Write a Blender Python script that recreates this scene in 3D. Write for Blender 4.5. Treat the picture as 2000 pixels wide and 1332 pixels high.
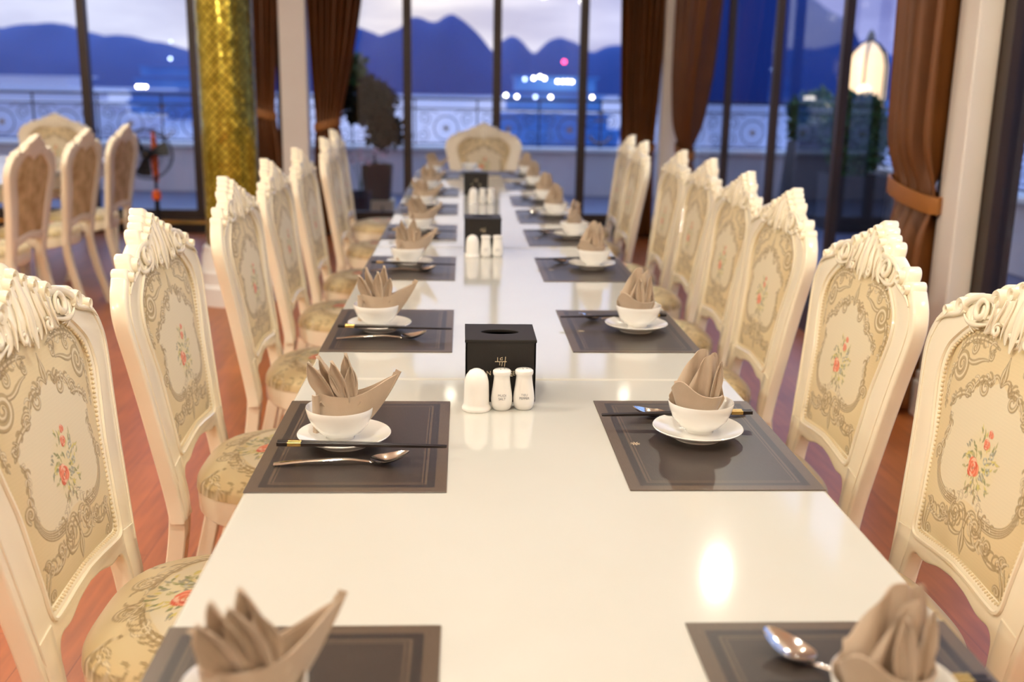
import bpy, bmesh, math, random
import numpy as np
from mathutils import Vector, Matrix

for o in list(bpy.data.objects):
    bpy.data.objects.remove(o)
random.seed(7)
rng = np.random.default_rng(7)
S = bpy.context.scene
COL = S.collection
PI = math.pi

# ------------------------------------------------------------------ camera
F, PITCH, ROLL, YAW = 2032.8, .2399, .01731, .04977
cy, sy, cp, sp = math.cos(YAW), math.sin(YAW), math.cos(PITCH), math.sin(PITCH)
fwd = Vector((sy*cp, cy*cp, -sp)); rgt = Vector((cy, -sy, 0)); up = rgt.cross(fwd)
cr, sr = math.cos(ROLL), math.sin(ROLL)
r2 = rgt*cr + up*sr; u2 = -rgt*sr + up*cr
cam = bpy.data.cameras.new('camera'); co = bpy.data.objects.new('camera', cam); COL.objects.link(co)
co.matrix_world = Matrix.Translation((0, 0, 1.345)) @ Matrix((r2, u2, -fwd)).transposed().to_4x4()
cam.sensor_width = 36; cam.lens = F*36/2000; cam.clip_end = 6000; cam.clip_start = .05
cam.dof.use_dof = True; cam.dof.focus_distance = 1.86; cam.dof.aperture_fstop = 3.0
S.camera = co
S.view_settings.view_transform = 'Standard'; S.view_settings.look = 'None'
S.view_settings.gamma = 1; S.view_settings.use_curve_mapping = False
S.view_settings.exposure = 0.1

def srgb(*c):
    return tuple((x/255/12.92 if x/255 <= .04045 else ((x/255+.055)/1.055)**2.4) for x in c[:3])

# ------------------------------------------------------------------ sky
W = bpy.data.worlds.new('twilight'); S.world = W; W.use_nodes = True
nt = W.node_tree; nt.nodes.clear()
def N(t, typ, **kw):
    n = t.nodes.new(typ)
    for k, v in kw.items():
        if k.startswith('i_'): n.inputs[int(k[2:]) if k[2:].isdigit() else k[2:].replace('_', ' ')].default_value = v
        else: setattr(n, k, v)
    return n
def ramp(t, stops, interp='LINEAR'):
    r = t.nodes.new('ShaderNodeValToRGB'); r.color_ramp.interpolation = interp
    els = r.color_ramp.elements
    while len(els) < len(stops): els.new(.5)
    for e, (p, c) in zip(els, stops):
        e.position = p; e.color = (*c, 1) if len(c) == 3 else c
    return r
tc = N(nt, 'ShaderNodeTexCoord'); sep = N(nt, 'ShaderNodeSeparateXYZ'); nt.links.new(tc.outputs['Generated'], sep.inputs[0])
# left-right tone of the sky (x of the view direction: left bright lavender, middle warm glow, right deep blue)
mx = N(nt, 'ShaderNodeMapRange'); mx.inputs[1].default_value = -.6; mx.inputs[2].default_value = .6
nt.links.new(sep.outputs[0], mx.inputs[0])
low = ramp(nt, [(0, srgb(214, 218, 240)), (.28, srgb(222, 224, 243)), (.46, srgb(250, 240, 235)), (.58, srgb(225, 222, 240)), (.72, srgb(165, 170, 225)), (1, srgb(90, 105, 185))])
nt.links.new(mx.outputs[0], low.inputs[0])
mp = N(nt, 'ShaderNodeMapping'); mp.inputs['Scale'].default_value = (3, 3, 16)
nt.links.new(tc.outputs['Generated'], mp.inputs[0])
nz = N(nt, 'ShaderNodeTexNoise', i_Scale=2.2, i_Detail=5); nt.links.new(mp.outputs[0], nz.inputs[0])
cl = ramp(nt, [(.35, srgb(214, 212, 226)), (.62, (1.15, 1.12, 1.08))]); nt.links.new(nz.outputs[0], cl.inputs[0])
mc = N(nt, 'ShaderNodeMix', data_type='RGBA', blend_type='MULTIPLY'); mc.inputs[0].default_value = .8
nt.links.new(low.outputs[0], mc.inputs[6]); nt.links.new(cl.outputs[0], mc.inputs[7])
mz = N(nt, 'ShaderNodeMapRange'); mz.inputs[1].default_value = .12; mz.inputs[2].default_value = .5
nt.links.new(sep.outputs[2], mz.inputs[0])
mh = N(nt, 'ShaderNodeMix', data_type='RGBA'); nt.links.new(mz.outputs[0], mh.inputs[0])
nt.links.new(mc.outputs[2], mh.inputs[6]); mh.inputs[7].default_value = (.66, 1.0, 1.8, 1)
# the half of the sky behind the camera is darker
my = N(nt, 'ShaderNodeMapRange'); my.inputs[1].default_value = -.7; my.inputs[2].default_value = .6; my.inputs[3].default_value = .55; my.inputs[4].default_value = 1.1
nt.links.new(sep.outputs[1], my.inputs[0])
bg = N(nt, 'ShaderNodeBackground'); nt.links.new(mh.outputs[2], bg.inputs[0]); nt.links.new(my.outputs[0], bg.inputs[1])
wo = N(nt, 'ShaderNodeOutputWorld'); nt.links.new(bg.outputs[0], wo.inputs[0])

# ------------------------------------------------------------------ room lamps (warm recessed ceiling downlights), then added fill lights
def lamp(x, y, p, z=2.985, d=.10):
    c = (1, .93, .74) if x > -.2 else (1, .97, .84)
    l = bpy.data.lights.new('downlight', 'AREA'); l.shape = 'DISK'; l.size = d; l.energy = p; l.color = c
    o = bpy.data.objects.new('downlight', l); COL.objects.link(o); o.location = (x, y, z)
LP = 20.5
for x, y, k in ((1.53, 5.65, 1.0), (-2.3, 5.6, 1.1), (1.53, 9.35, .035), (-.10, 9.35, .035), (-2.2, 2.2, 1.3), (1.53, 2.2, 1.0), (-.3, .6, 1.0), (-4.8, 2.5, 1.2), (-4.8, 6.3, 1.2), (1.5, -1.3, 1.0), (-2.0, -1.3, 1.2)):
    lamp(x, y, LP*k)
for x, y, p in ((-2.4, 1.9, 36), (1.98, 1.4, 20), (-.3, 1.9, 10), (-3.1, -1.6, 44), (-4.6, 4.6, 34), (-1.9, 4.2, 16)):   # unseen fill lights, added to brighten the upright faces of the chairs
    l = bpy.data.lights.new('unseen_fill_light', 'POINT'); l.energy = p*1.6; l.color = (1, .93, .74) if x > -.5 else (1, .97, .84); l.shadow_soft_size = .06
    o = bpy.data.objects.new('unseen_fill_light', l); COL.objects.link(o); o.location = (x, y, 2.75)

# ------------------------------------------------------------------ helpers
def newmat(name):
    m = bpy.data.materials.new(name); m.use_nodes = True
    return m, m.node_tree, m.node_tree.nodes['Principled BSDF']
def pmat(name, col, rough=.5, metal=0, coat=0, spec=.5, noise=None, bump=0, bscale=40, sheen=0, emit=None, estr=0):
    m, t, b = newmat(name)
    b.inputs['Base Color'].default_value = (*col, 1); b.inputs['Roughness'].default_value = rough
    b.inputs['Metallic'].default_value = metal; b.inputs['Coat Weight'].default_value = coat
    b.inputs['Specular IOR Level'].default_value = spec
    if sheen: b.inputs['Sheen Weight'].default_value = sheen
    if emit: b.inputs['Emission Color'].default_value = (*emit, 1); b.inputs['Emission Strength'].default_value = estr
    tcn = N(t, 'ShaderNodeTexCoord')
    if noise:
        sc, c2, amt = noise
        n = N(t, 'ShaderNodeTexNoise', i_Scale=sc, i_Detail=4); t.links.new(tcn.outputs['Object'], n.inputs[0])
        mi = N(t, 'ShaderNodeMix', data_type='RGBA'); mi.inputs[6].default_value = (*col, 1); mi.inputs[7].default_value = (*c2, 1)
        mr = N(t, 'ShaderNodeMapRange'); mr.inputs[1].default_value = .35; mr.inputs[2].default_value = .7; mr.inputs[4].default_value = amt
        t.links.new(n.outputs[0], mr.inputs[0]); t.links.new(mr.outputs[0], mi.inputs[0]); t.links.new(mi.outputs[2], b.inputs['Base Color'])
    if bump:
        n = N(t, 'ShaderNodeTexNoise', i_Scale=bscale, i_Detail=3); t.links.new(tcn.outputs['Object'], n.inputs[0])
        bp = N(t, 'ShaderNodeBump', i_Strength=bump, i_Distance=.002); t.links.new(n.outputs[0], bp.inputs['Height']); t.links.new(bp.outputs[0], b.inputs['Normal'])
    return m

M = {}
M['lacquer'] = pmat('cream_lacquer', srgb(248, 238, 214), .2, coat=.4, noise=(6, srgb(244, 230, 200), .5))
M['stone'] = pmat('white_stone', srgb(200, 199, 192), .07, noise=(2.2, srgb(195, 191, 180), .7))
M['china'] = pmat('white_china', srgb(243, 240, 234), .14, coat=.5)
M['napkin'] = pmat('taupe_linen', srgb(188, 168, 146), .75, bump=.25, bscale=900, noise=(30, srgb(174, 154, 130), .5), sheen=.15)
M['steel'] = pmat('polished_steel', srgb(215, 210, 205), .13, 1)
M['blackwood'] = pmat('black_lacquered_wood', srgb(34, 26, 23), .3)
M['brass'] = pmat('polished_brass', srgb(235, 200, 120), .25, 1)
M['leather'] = pmat('dark_brown_leatherette', srgb(19, 14, 11), .5, spec=.5, bump=.1, bscale=300)
M['ink'] = pmat('grey_ink', srgb(140, 140, 145), .6)
M['foil'] = pmat('champagne_foil', srgb(225, 210, 180), .35, .6)
M['bronze'] = pmat('dark_bronze_aluminium', srgb(60, 45, 36), .4, .1, noise=(3, srgb(46, 34, 28), .6))
M['plaster'] = pmat('cream_plaster', srgb(244, 236, 226), .6, noise=(4, srgb(238, 228, 214), .5))
M['white_paint'] = pmat('white_paint', srgb(236, 233, 230), .4)
M['curtain'] = pmat('brown_curtain_fabric', srgb(116, 68, 24), .5, noise=(5, srgb(96, 54, 16), .6), bump=.2, bscale=200)
M['curtain_tie'] = pmat('amber_curtain_fabric', srgb(156, 98, 36), .5)
M['lining'] = pmat('sheer_cream_lining', srgb(205, 185, 130), .7)
M['iron'] = pmat('wrought_iron', srgb(28, 28, 36), .5, .3)
M['goldpaint'] = pmat('gold_paint', srgb(160, 118, 50), .4, .5)
M['parapet'] = pmat('white_deck_wall', srgb(214, 205, 205), .6, noise=(3, srgb(200, 190, 190), .5))
M['deck'] = pmat('grey_deck_boards', srgb(105, 105, 125), .45, noise=(5, srgb(85, 85, 105), .6))
M['leaf'] = pmat('dark_green_leaf', srgb(30, 70, 24), .5, noise=(3, srgb(64, 110, 30), .6))
M['darkleaf'] = pmat('blackish_leaf', srgb(9, 12, 9), .9, spec=.1)
M['pot'] = pmat('black_planter', srgb(34, 30, 36), .5)
M['orange'] = pmat('orange_plastic', srgb(235, 100, 28), .35)
M['blackp'] = pmat('black_plastic', srgb(20, 20, 24), .4)
M['petal'] = pmat('pale_pink_petal', srgb(225, 205, 215), .5)
M['box'] = pmat('beige_cabinet', srgb(236, 202, 152), .6)
M['ceiling'] = pmat('cream_ceiling', srgb(240, 228, 210), .8)
M['hull'] = pmat('boat_paint', srgb(85, 150, 215), .5, noise=(.25, srgb(60, 115, 190), .7))
M['ship'] = pmat('white_ship_paint', srgb(235, 232, 240), .6)
M['glow'] = pmat('warm_lamp_glass', srgb(255, 230, 190), .4, emit=(1, .74, .42), estr=1.6)
M['litpane'] = pmat('warm_lantern_glass', srgb(255, 220, 170), .4, emit=(1, .72, .42), estr=.95)
M['boatlamp'] = pmat('lit_boat_lamp', srgb(255, 240, 220), .4, emit=(1, .86, .68), estr=16)
M['coldlamp'] = pmat('cold_boat_lamp', srgb(220, 230, 255), .4, emit=(.62, .75, 1), estr=7)
M['redlamp'] = pmat('red_boat_lamp', srgb(255, 60, 90), .4, emit=(1, .06, .16), estr=9)

def link(name, me, mat=None, parent=None, smooth=True):
    if mat: me.materials.append(mat)
    if smooth:
        for p in me.polygons: p.use_smooth = True
    o = bpy.data.objects.new(name, me); COL.objects.link(o)
    if parent: o.parent = parent
    return o
def fromlists(name, v, f, mat=None, parent=None, smooth=True, auto=True):
    me = bpy.data.meshes.new(name); me.from_pydata([tuple(p) for p in v], [], f); me.update()
    o = link(name, me, mat, parent, smooth)
    if smooth and auto: me.set_sharp_from_angle(angle=math.radians(42))
    return o
def frombm(name, bm, mat=None, parent=None, smooth=True, loc=None):
    bmesh.ops.recalc_face_normals(bm, faces=bm.faces)
    me = bpy.data.meshes.new(name); bm.to_mesh(me); bm.free()
    o = link(name, me, mat, parent, smooth)
    if smooth: me.set_sharp_from_angle(angle=math.radians(42))
    if loc: o.location = loc
    return o
def empty(name, loc=(0, 0, 0), rz=0):
    o = bpy.data.objects.new(name, None); COL.objects.link(o); o.location = loc; o.rotation_euler = (0, 0, rz); o.empty_display_size = .05
    return o
def tag(o, label, cat, group=None, kind=None):
    o['label'] = label; o['category'] = cat
    if group: o['group'] = group
    if kind: o['kind'] = kind
    return o
def struct(o):
    o['kind'] = 'structure'; return o
def copy_tree(o, parent=None):
    c = o.copy(); COL.objects.link(c)
    if parent: c.parent = parent
    for ch in list(o.children): copy_tree(ch, c)
    return c
def box(bm, x0, x1, y0, y1, z0, z1, bev=0, seg=2):
    g = bmesh.ops.create_cube(bm, size=1)
    vs = g['verts']
    for v in vs:
        v.co = Vector((x0+(v.co.x+.5)*(x1-x0), y0+(v.co.y+.5)*(y1-y0), z0+(v.co.z+.5)*(z1-z0)))
    if bev:
        es = list({e for v in vs for e in v.link_edges})
        bmesh.ops.bevel(bm, geom=es, offset=bev, segments=seg, affect='EDGES', profile=.5)
def lathe(bm, prof, n=48, c=(0, 0, 0), caps=True):
    rings = []
    for r, z in prof:
        if r < 1e-6: rings.append([bm.verts.new((c[0], c[1], c[2]+z))])
        else: rings.append([bm.verts.new((c[0]+r*math.cos(2*PI*i/n), c[1]+r*math.sin(2*PI*i/n), c[2]+z)) for i in range(n)])
    for a, b in zip(rings, rings[1:]):
        for i in range(n):
            j = (i+1) % n
            if len(a) == 1 and len(b) == 1: continue
            if len(a) == 1: bm.faces.new((a[0], b[i], b[j]))
            elif len(b) == 1: bm.faces.new((a[i], a[j], b[0]))
            else: bm.faces.new((a[i], a[j], b[j], b[i]))
def sweep(bm, pts, rads, n=8, ref=(0, 0, 1), closed=False, sec=None, caps=True):
    """tube along pts; rads: number or list of r or (ra, rb); sec: list of unit 2D section points"""
    pts = [Vector(p) for p in pts]; L = len(pts)
    if not hasattr(rads, '__len__'): rads = [rads]*L
    if sec is None: sec = [(math.cos(2*PI*i/n), math.sin(2*PI*i/n)) for i in range(n)]
    ref = Vector(ref); rings = []
    for i, p in enumerate(pts):
        if closed: t = pts[(i+1) % L]-pts[i-1]
        else: t = pts[min(i+1, L-1)]-pts[max(i-1, 0)]
        t.normalize(); a = ref.cross(t)
        if a.length < 1e-4: a = Vector((1, 0, 0)).cross(t)
        a.normalize(); b = t.cross(a)
        r = rads[i]; ra, rb = (r, r) if not hasattr(r, '__len__') else r
        rings.append([bm.verts.new(p+a*(ra*s)+b*(rb*q)) for s, q in sec])
    m = len(sec)
    rr = rings+[rings[0]] if closed else rings
    for A, B in zip(rr, rr[1:]):
        for i in range(m):
            bm.faces.new((A[i], A[(i+1) % m], B[(i+1) % m], B[i]))
    if not closed and caps:
        bm.faces.new(rings[0][::-1]); bm.faces.new(rings[-1])
SQ = [(.85, -1), (1, -.85), (1, .85), (.85, 1), (-.85, 1), (-1, .85), (-1, -.85), (-.85, -1)]
def catmull(pts, k=8, closed=False):
    P = [np.array(p, float) for p in pts]; n = len(P); out = []
    rngi = range(n if closed else n-1)
    for i in rngi:
        if closed: a, b, c, d = P[i-1], P[i], P[(i+1) % n], P[(i+2) % n]
        else: a, b, c, d = P[max(i-1, 0)], P[i], P[i+1], P[min(i+2, n-1)]
        for j in range(k):
            t = j/k
            out.append(.5*((2*b)+(-a+c)*t+(2*a-5*b+4*c-d)*t*t+(-a+3*b-3*c+d)*t**3))
    if not closed: out.append(P[-1])
    return out
def plate2d(name, loops, thick, bevel, mat, parent=None, deform=None, base=0.0):
    """extruded flat shape drawn in x-z, thickness along y, bevelled (2D curve fill -> mesh)"""
    cu = bpy.data.curves.new(name+'_c', 'CURVE'); cu.dimensions = '2D'; cu.fill_mode = 'BOTH'
    cu.extrude = max(thick/2-bevel, .0001); cu.bevel_depth = bevel; cu.bevel_resolution = 2
    for lp in loops:
        s = cu.splines.new('POLY'); s.points.add(len(lp)-1); s.use_cyclic_u = True
        for p, q in zip(s.points, lp): p.co = (q[0], q[1], 0, 1)
    o = bpy.data.objects.new('t', cu); COL.objects.link(o)
    bpy.context.view_layer.update()
    me = bpy.data.meshes.new_from_object(o.evaluated_get(bpy.context.evaluated_depsgraph_get()))
    bpy.data.objects.remove(o); me.name = name
    for v in me.vertices:
        x, z, y = v.co.x, v.co.y, -v.co.z+base
        if deform: y += deform(x, z)
        v.co = (x, y, z)
    me.update(); me.materials.clear()
    bm = bmesh.new(); bm.from_mesh(me); bmesh.ops.remove_doubles(bm, verts=bm.verts, dist=1e-5)
    bmesh.ops.recalc_face_normals(bm, faces=bm.faces); bm.to_mesh(me); bm.free()
    o = link(name, me, mat, parent, True); me.set_sharp_from_angle(angle=math.radians(35))
    return o
def text_mesh(name, txt, size, mat, parent, loc, rot, align='CENTER', extrude=.0002):
    cu = bpy.data.curves.new('f', 'FONT'); cu.body = txt; cu.size = size; cu.align_x = align; cu.extrude = extrude
    o = bpy.data.objects.new('t', cu); COL.objects.link(o); bpy.context.view_layer.update()
    me = bpy.data.meshes.new_from_object(o.evaluated_get(bpy.context.evaluated_depsgraph_get())); bpy.data.objects.remove(o)
    me.name = name; me.materials.clear(); q = link(name, me, mat, parent, False); q.location = loc; q.rotation_euler = rot
    return q

# ------------------------------------------------------------------ embroidery painting (real fabric pattern stored on the cloth)
class Cloth:
    def __init__(s, x0, x1, y0, y1, res):
        s.x0, s.y0, s.res = x0, y0, res
        s.nx = int((x1-x0)/res)+1; s.ny = int((y1-y0)/res)+1
        s.X, s.Y = np.meshgrid(x0+np.arange(s.nx)*res, y0+np.arange(s.ny)*res)
        s.c = np.zeros((s.ny, s.nx, 3)); s.h = np.zeros((s.ny, s.nx))
    def stroke(s, pts, w, col, edge=None, h=.5, ew=.0009, aa=None):
        pts = np.array(pts, float); w = np.broadcast_to(np.array(w, float), (len(pts),)) if np.ndim(w) == 0 or len(w) == len(pts) else np.interp(np.linspace(0, 1, len(pts)), np.linspace(0, 1, len(w)), w)
        m = w.max()+.004
        a = max(int((pts[:, 0].min()-m-s.x0)/s.res), 0); b = min(int((pts[:, 0].max()+m-s.x0)/s.res)+1, s.nx)
        c = max(int((pts[:, 1].min()-m-s.y0)/s.res), 0); d = min(int((pts[:, 1].max()+m-s.y0)/s.res)+1, s.ny)
        if b <= a or d <= c: return
        X = s.X[c:d, a:b]; Y = s.Y[c:d, a:b]; D = np.full(X.shape, 9.)
        for i in range(len(pts)-1):
            p, q = pts[i], pts[i+1]; v = q-p; L = max(v@v, 1e-12)
            t = np.clip(((X-p[0])*v[0]+(Y-p[1])*v[1])/L, 0, 1)
            D = np.minimum(D, np.hypot(X-p[0]-t*v[0], Y-p[1]-t*v[1])-(w[i]+(w[i+1]-w[i])*t))
        aa = aa or s.res
        if edge is not None:
            al = np.clip(.5-(D-ew)/aa, 0, 1)[..., None]*.85
            s.c[c:d, a:b] = s.c[c:d, a:b]*(1-al)+np.array(edge)*al
        al = np.clip(.5-D/aa, 0, 1)
        s.c[c:d, a:b] = s.c[c:d, a:b]*(1-al[..., None])+np.array(col)*al[..., None]
        s.h[c:d, a:b] = np.maximum(s.h[c:d, a:b], h*np.clip(.5-(D+.0004)/.002, 0, 1))
    def at(s, x, y):
        i = np.clip((x-s.x0)/s.res, 0, s.nx-1.001); j = np.clip((y-s.y0)/s.res, 0, s.ny-1.001)
        i0 = i.astype(int); j0 = j.astype(int); fx = (i-i0)[..., None]; fy = (j-j0)[..., None]
        g = lambda A: (A[j0, i0]*(1-fx)+A[j0, i0+1]*fx)*(1-fy)+(A[j0+1, i0]*(1-fx)+A[j0+1, i0+1]*fx)*fy
        return g(s.c), g(s.h[..., None])[..., 0]
def bez(p0, p1, p2, p3, n=20):
    t = np.linspace(0, 1, n)[:, None]; p0, p1, p2, p3 = map(np.array, (p0, p1, p2, p3))
    return (1-t)**3*p0+3*(1-t)**2*t*p1+3*(1-t)*t*t*p2+t**3*p3
def spir(cx, cy_, r0, r1, a0, turns, n=30):
    t = np.linspace(0, 1, n); r = r0+(r1-r0)*t; a = a0+2*PI*turns*t
    return np.stack([cx+r*np.cos(a), cy_+r*np.sin(a)], 1)
def smooth_noise(X, Y, sc, seed):
    r = np.random.default_rng(seed); out = np.zeros_like(X)
    for k in range(5):
        a = r.uniform(0, 2*PI); f = sc*r.uniform(.6, 1.6); ph = r.uniform(0, 6.28)
        out += np.sin((X*math.cos(a)+Y*math.sin(a))*f+ph)
    return out/5
DK = srgb(112, 86, 50); MD = srgb(178, 156, 112); LT = srgb(226, 212, 178); OL = srgb(176, 160, 104)
def scroll(C, pts, w, mir=True, lt=LT, k=1.0):
    for sgn in ((1, -1) if mir else (1,)):
        P = np.array(pts, float).copy(); P[:, 0] *= sgn
        C.stroke(P, np.array(w)*k*1.18, MD, DK, .7)
        C.stroke(P, np.array(w)*.38*k, lt, None, .9)
def leafs(C, pts, n, ln, seed, mir=True, w=.0016, side=(1, -1)):
    r = np.random.default_rng(seed); pts = np.array(pts)
    for i in np.linspace(1, len(pts)-2, n).astype(int):
        p = pts[i]; t = pts[i+1]-pts[i-1]; t /= np.hypot(*t)+1e-9; nrm = np.array([-t[1], t[0]])
        for s in side:
            l = ln*r.uniform(.6, 1.3); q = p+(nrm*s*.9+t*.7)*l; c1 = p+nrm*s*l*.7; qq = q+t*l*.35-nrm*s*l*.15
            B = bez(p, c1, q, qq, 8)
            for sgn in ((1, -1) if mir else (1,)):
                BB = B.copy(); BB[:, 0] *= sgn
                C.stroke(BB, [w*.5, w*1.2, w*.3], MD if r.random() < .6 else LT, DK, .5, .0007)
def rose(C, x, y, R, seed):
    r = np.random.default_rng(seed); cs = [srgb(230, 112, 72), srgb(240, 150, 116), srgb(212, 86, 50), srgb(242, 190, 160)]
    for k in range(22):
        rr = R*(1-k/24); a = k*2.4+r.uniform(-.3, .3)
        C.stroke(spir(x, y, rr*.75, rr*.7, a, .22, 8), [rr*.1, rr*.3, rr*.1], cs[k % 4], srgb(196, 90, 62) if k % 2 else None, .8, .0005)
def flowers(C, x, y, k, seed):
    r = np.random.default_rng(seed)
    G = [srgb(142, 144, 92), srgb(186, 178, 122), srgb(156, 152, 130), srgb(214, 200, 112)]
    # soft yellowish ground behind the bouquet
    d = np.hypot((C.X-x)/(.045*k), (C.Y-y)/(.05*k)); al = (np.clip(1-d, 0, 1)**.8*.5)[..., None]
    C.c[:] = C.c*(1-al)+np.array(srgb(222, 208, 140))*al
    for i in range(110):
        a = r.uniform(0, 2*PI); d0 = r.uniform(.006, .038)*k; px, py = x+math.cos(a)*d0, y+math.sin(a)*d0*1.15
        b = a+r.uniform(-.9, .9); l = r.uniform(.006, .014)*k
        C.stroke(bez((px, py), (px+l*.3*math.cos(b+.6), py+l*.3*math.sin(b+.6)), (px+l*.7*math.cos(b), py+l*.7*math.sin(b)), (px+l*math.cos(b-.2), py+l*math.sin(b-.2)), 7), [.0004, .0017*k, .0003], G[i % 4], srgb(132, 128, 84) if i % 3 == 0 else None, .5, .0004)
    for i in range(4):
        px, py = x-(.012+.012*(i % 2))*k, y+(-.012+.011*i)*k
        for j in range(6): C.stroke(spir(px, py, .004*k, .004*k, j, .1, 4), .0014*k, srgb(196, 196, 178) if j % 2 else srgb(160, 158, 140), None, .6)
    rose(C, x+.012*k, y-.008*k, .016*k, seed)
    rose(C, x-.006*k, y+.031*k, .0085*k, seed+1); rose(C, x-.010*k, y+.046*k, .0065*k, seed+2)

def inside_poly(X, Y, poly):
    ins = np.zeros(X.shape, bool); n = len(poly)
    for i in range(n):
        x0, y0 = poly[i]; x1, y1 = poly[(i+1) % n]
        if y0 == y1: continue
        c = ((Y > min(y0, y1)) & (Y <= max(y0, y1))) & (X < (x1-x0)*(Y-y0)/(y1-y0)+x0)
        ins ^= c
    return ins

# chair back outlines (u, z)
INS_R = [(0, .566), (.06, .562), (.12, .556), (.150, .556), (.158, .572), (.160, .60), (.168, .66), (.178, .73), (.196, .79), (.211, .85), (.203, .893), (.176, .922), (.14, .948), (.10, .965), (.065, .968), (.03, .957), (0, .944)]
def half(poly):
    R = catmull(poly, 6); return [tuple(p) for p in R]
def mirror_loop(h):
    return h+[(-x, z) for x, z in reversed(h) if x > 1e-6]
INSET = mirror_loop(half(INS_R))
def yb(x, z):
    return -.14*(z-.53)-1.0*max(0, z-.93)**2
def paint_back():
    C = Cloth(-.225, .225, .545, .98, .0009)
    n = smooth_noise(C.X, C.Y, 40, 3)
    base = np.array(srgb(226, 208, 166)); ol = np.array(srgb(208, 184, 132))
    e = np.clip((np.abs(C.X)/.21)**2*.8+(np.abs(C.Y-.76)/.21)**4*.5+n*.2, 0, 1)[..., None]
    C.c[:] = base*(1-e)+ol*e
    med = [(0, .885), (.03, .87), (.06, .862), (.085, .84), (.125, .822), (.142, .80), (.128, .77), (.134, .73), (.122, .69), (.09, .662), (.05, .655), (.02, .67), (0, .672)]
    ML = mirror_loop(half(med)); ins = inside_poly(C.X, C.Y, ML)
    C.c[ins] = C.c[ins]*.15+np.array(srgb(228, 216, 186))*.85
    flowers(C, 0, .74, 1.25, 5)
    # fleur and upper medallion frame
    for P, w in ((bez((0, .878), (.012, .89), (.0, .905), (.0, .925)), [.002, .004, .0005]),
                 (bez((.002, .878), (.02, .90), (.028, .885), (.03, .872)), [.001, .003, .0015]),
                 (spir(.045, .862, .018, .004, 2.6, -1.3), [.0025, .003, .001]),
                 (bez((.03, .87), (.05, .888), (.075, .87), (.083, .845)), [.002, .004, .0015]),
                 (spir(.094, .842, .015, .003, 2.8, -1.25), [.002, .0028, .001]),
                 (bez((.085, .838), (.11, .84), (.14, .826), (.15, .80)), [.002, .0045, .001]),
                 (spir(.143, .815, .012, .003, 1.6, 1.2), [.001, .0025, .001])):
        scroll(C, P, w)
    leafs(C, bez((.02, .875), (.05, .89), (.08, .86), (.15, .81), 30), 9, .011, 1)
    # sides and triple-line lower frame
    P = bez((.139, .79), (.112, .77), (.15, .74), (.133, .70), 30); scroll(C, P, [.001, .003, .002]); leafs(C, P, 7, .010, 2)
    for k in range(4):
        o = .0052*k
        C_ = bez((.139-o*.5, .725-o), (.145-o, .67+o*.2), (.10-o*.2, .640+o), (.042, .652+o*.8), 30)
        scroll(C, C_, [.0006, .0017, .0012])
    scroll(C, spir(.145, .715, .013, .003, -1.2, 1.3), [.002, .003, .001])
    # bottom ornament
    scroll(C, spir(.036, .643, .019, .004, 1.2, -1.5), [.0015, .004, .0015])
    scroll(C, bez((.03, .66), (.01, .67), (.004, .65), (0, .625)), [.001, .004, .002])
    scroll(C, bez((.055, .64), (.06, .61), (.03, .60), (.008, .615)), [.001, .0055, .001])
    scroll(C, spir(.078, .628, .015, .003, 2.4, 1.4), [.0015, .0035, .001])
    scroll(C, bez((.06, .622), (.085, .598), (.12, .60), (.138, .625)), [.0015, .0045, .001])
    scroll(C, spir(.128, .622, .011, .003, .2, 1.2), [.001, .0025, .001])
    scroll(C, bez((0, .625), (.008, .605), (.004, .595), (0, .58)), [.003, .0045, .0005])
    leafs(C, bez((0, .66), (.03, .62), (.08, .615), (.135, .615), 30), 12, .0125, 3)
    leafs(C, bez((.004, .70), (.02, .675), (.05, .665), (.08, .66), 30), 7, .009, 4)
    # bottom corners
    for dx in (0, .007, .014):
        scroll(C, bez((.152-dx, .562), (.158-dx, .585), (.150-dx*1.6, .60), (.152-dx*2, .615)), [.003, .0022, .0005])
    scroll(C, spir(.125, .572, .010, .002, 3.4, -1.2), [.001, .003, .001])
    # top corners: big C scroll with acanthus
    scroll(C, spir(.148, .878, .026, .005, -.5, -1.55, 44), [.006, .0065, .0015])
    scroll(C, bez((.172, .885), (.165, .925), (.11, .948), (.04, .930)), [.003, .005, .0008])
    scroll(C, spir(.118, .915, .014, .003, .4, 1.4), [.0012, .003, .001])
    scroll(C, bez((.125, .89), (.10, .885), (.09, .905), (.06, .905)), [.003, .004, .0006])
    scroll(C, spir(.055, .915, .010, .002, 2, -1.2), [.001, .0022, .001])
    scroll(C, bez((.170, .87), (.188, .84), (.178, .81), (.168, .79)), [.004, .0032, .0006])
    leafs(C, bez((.172, .90), (.14, .94), (.10, .94), (.05, .925), 30), 10, .011, 6)
    leafs(C, bez((.175, .87), (.19, .85), (.18, .82), (.17, .80), 30), 7, .009, 7)
    C.c *= (1+.05*np.sin(C.Y*4200))[..., None]
    return C
def seat_out(t):
    """seat plan outline (x, y) for angle t"""
    c, s = math.cos(t), math.sin(t); p = 3.2
    r = (abs(c)**p+abs(s)**p)**(-1/p)
    x, y = r*c, r*s
    w = .205+.045*(y*.5+.5)
    return x*w, y*.225+.012
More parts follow.
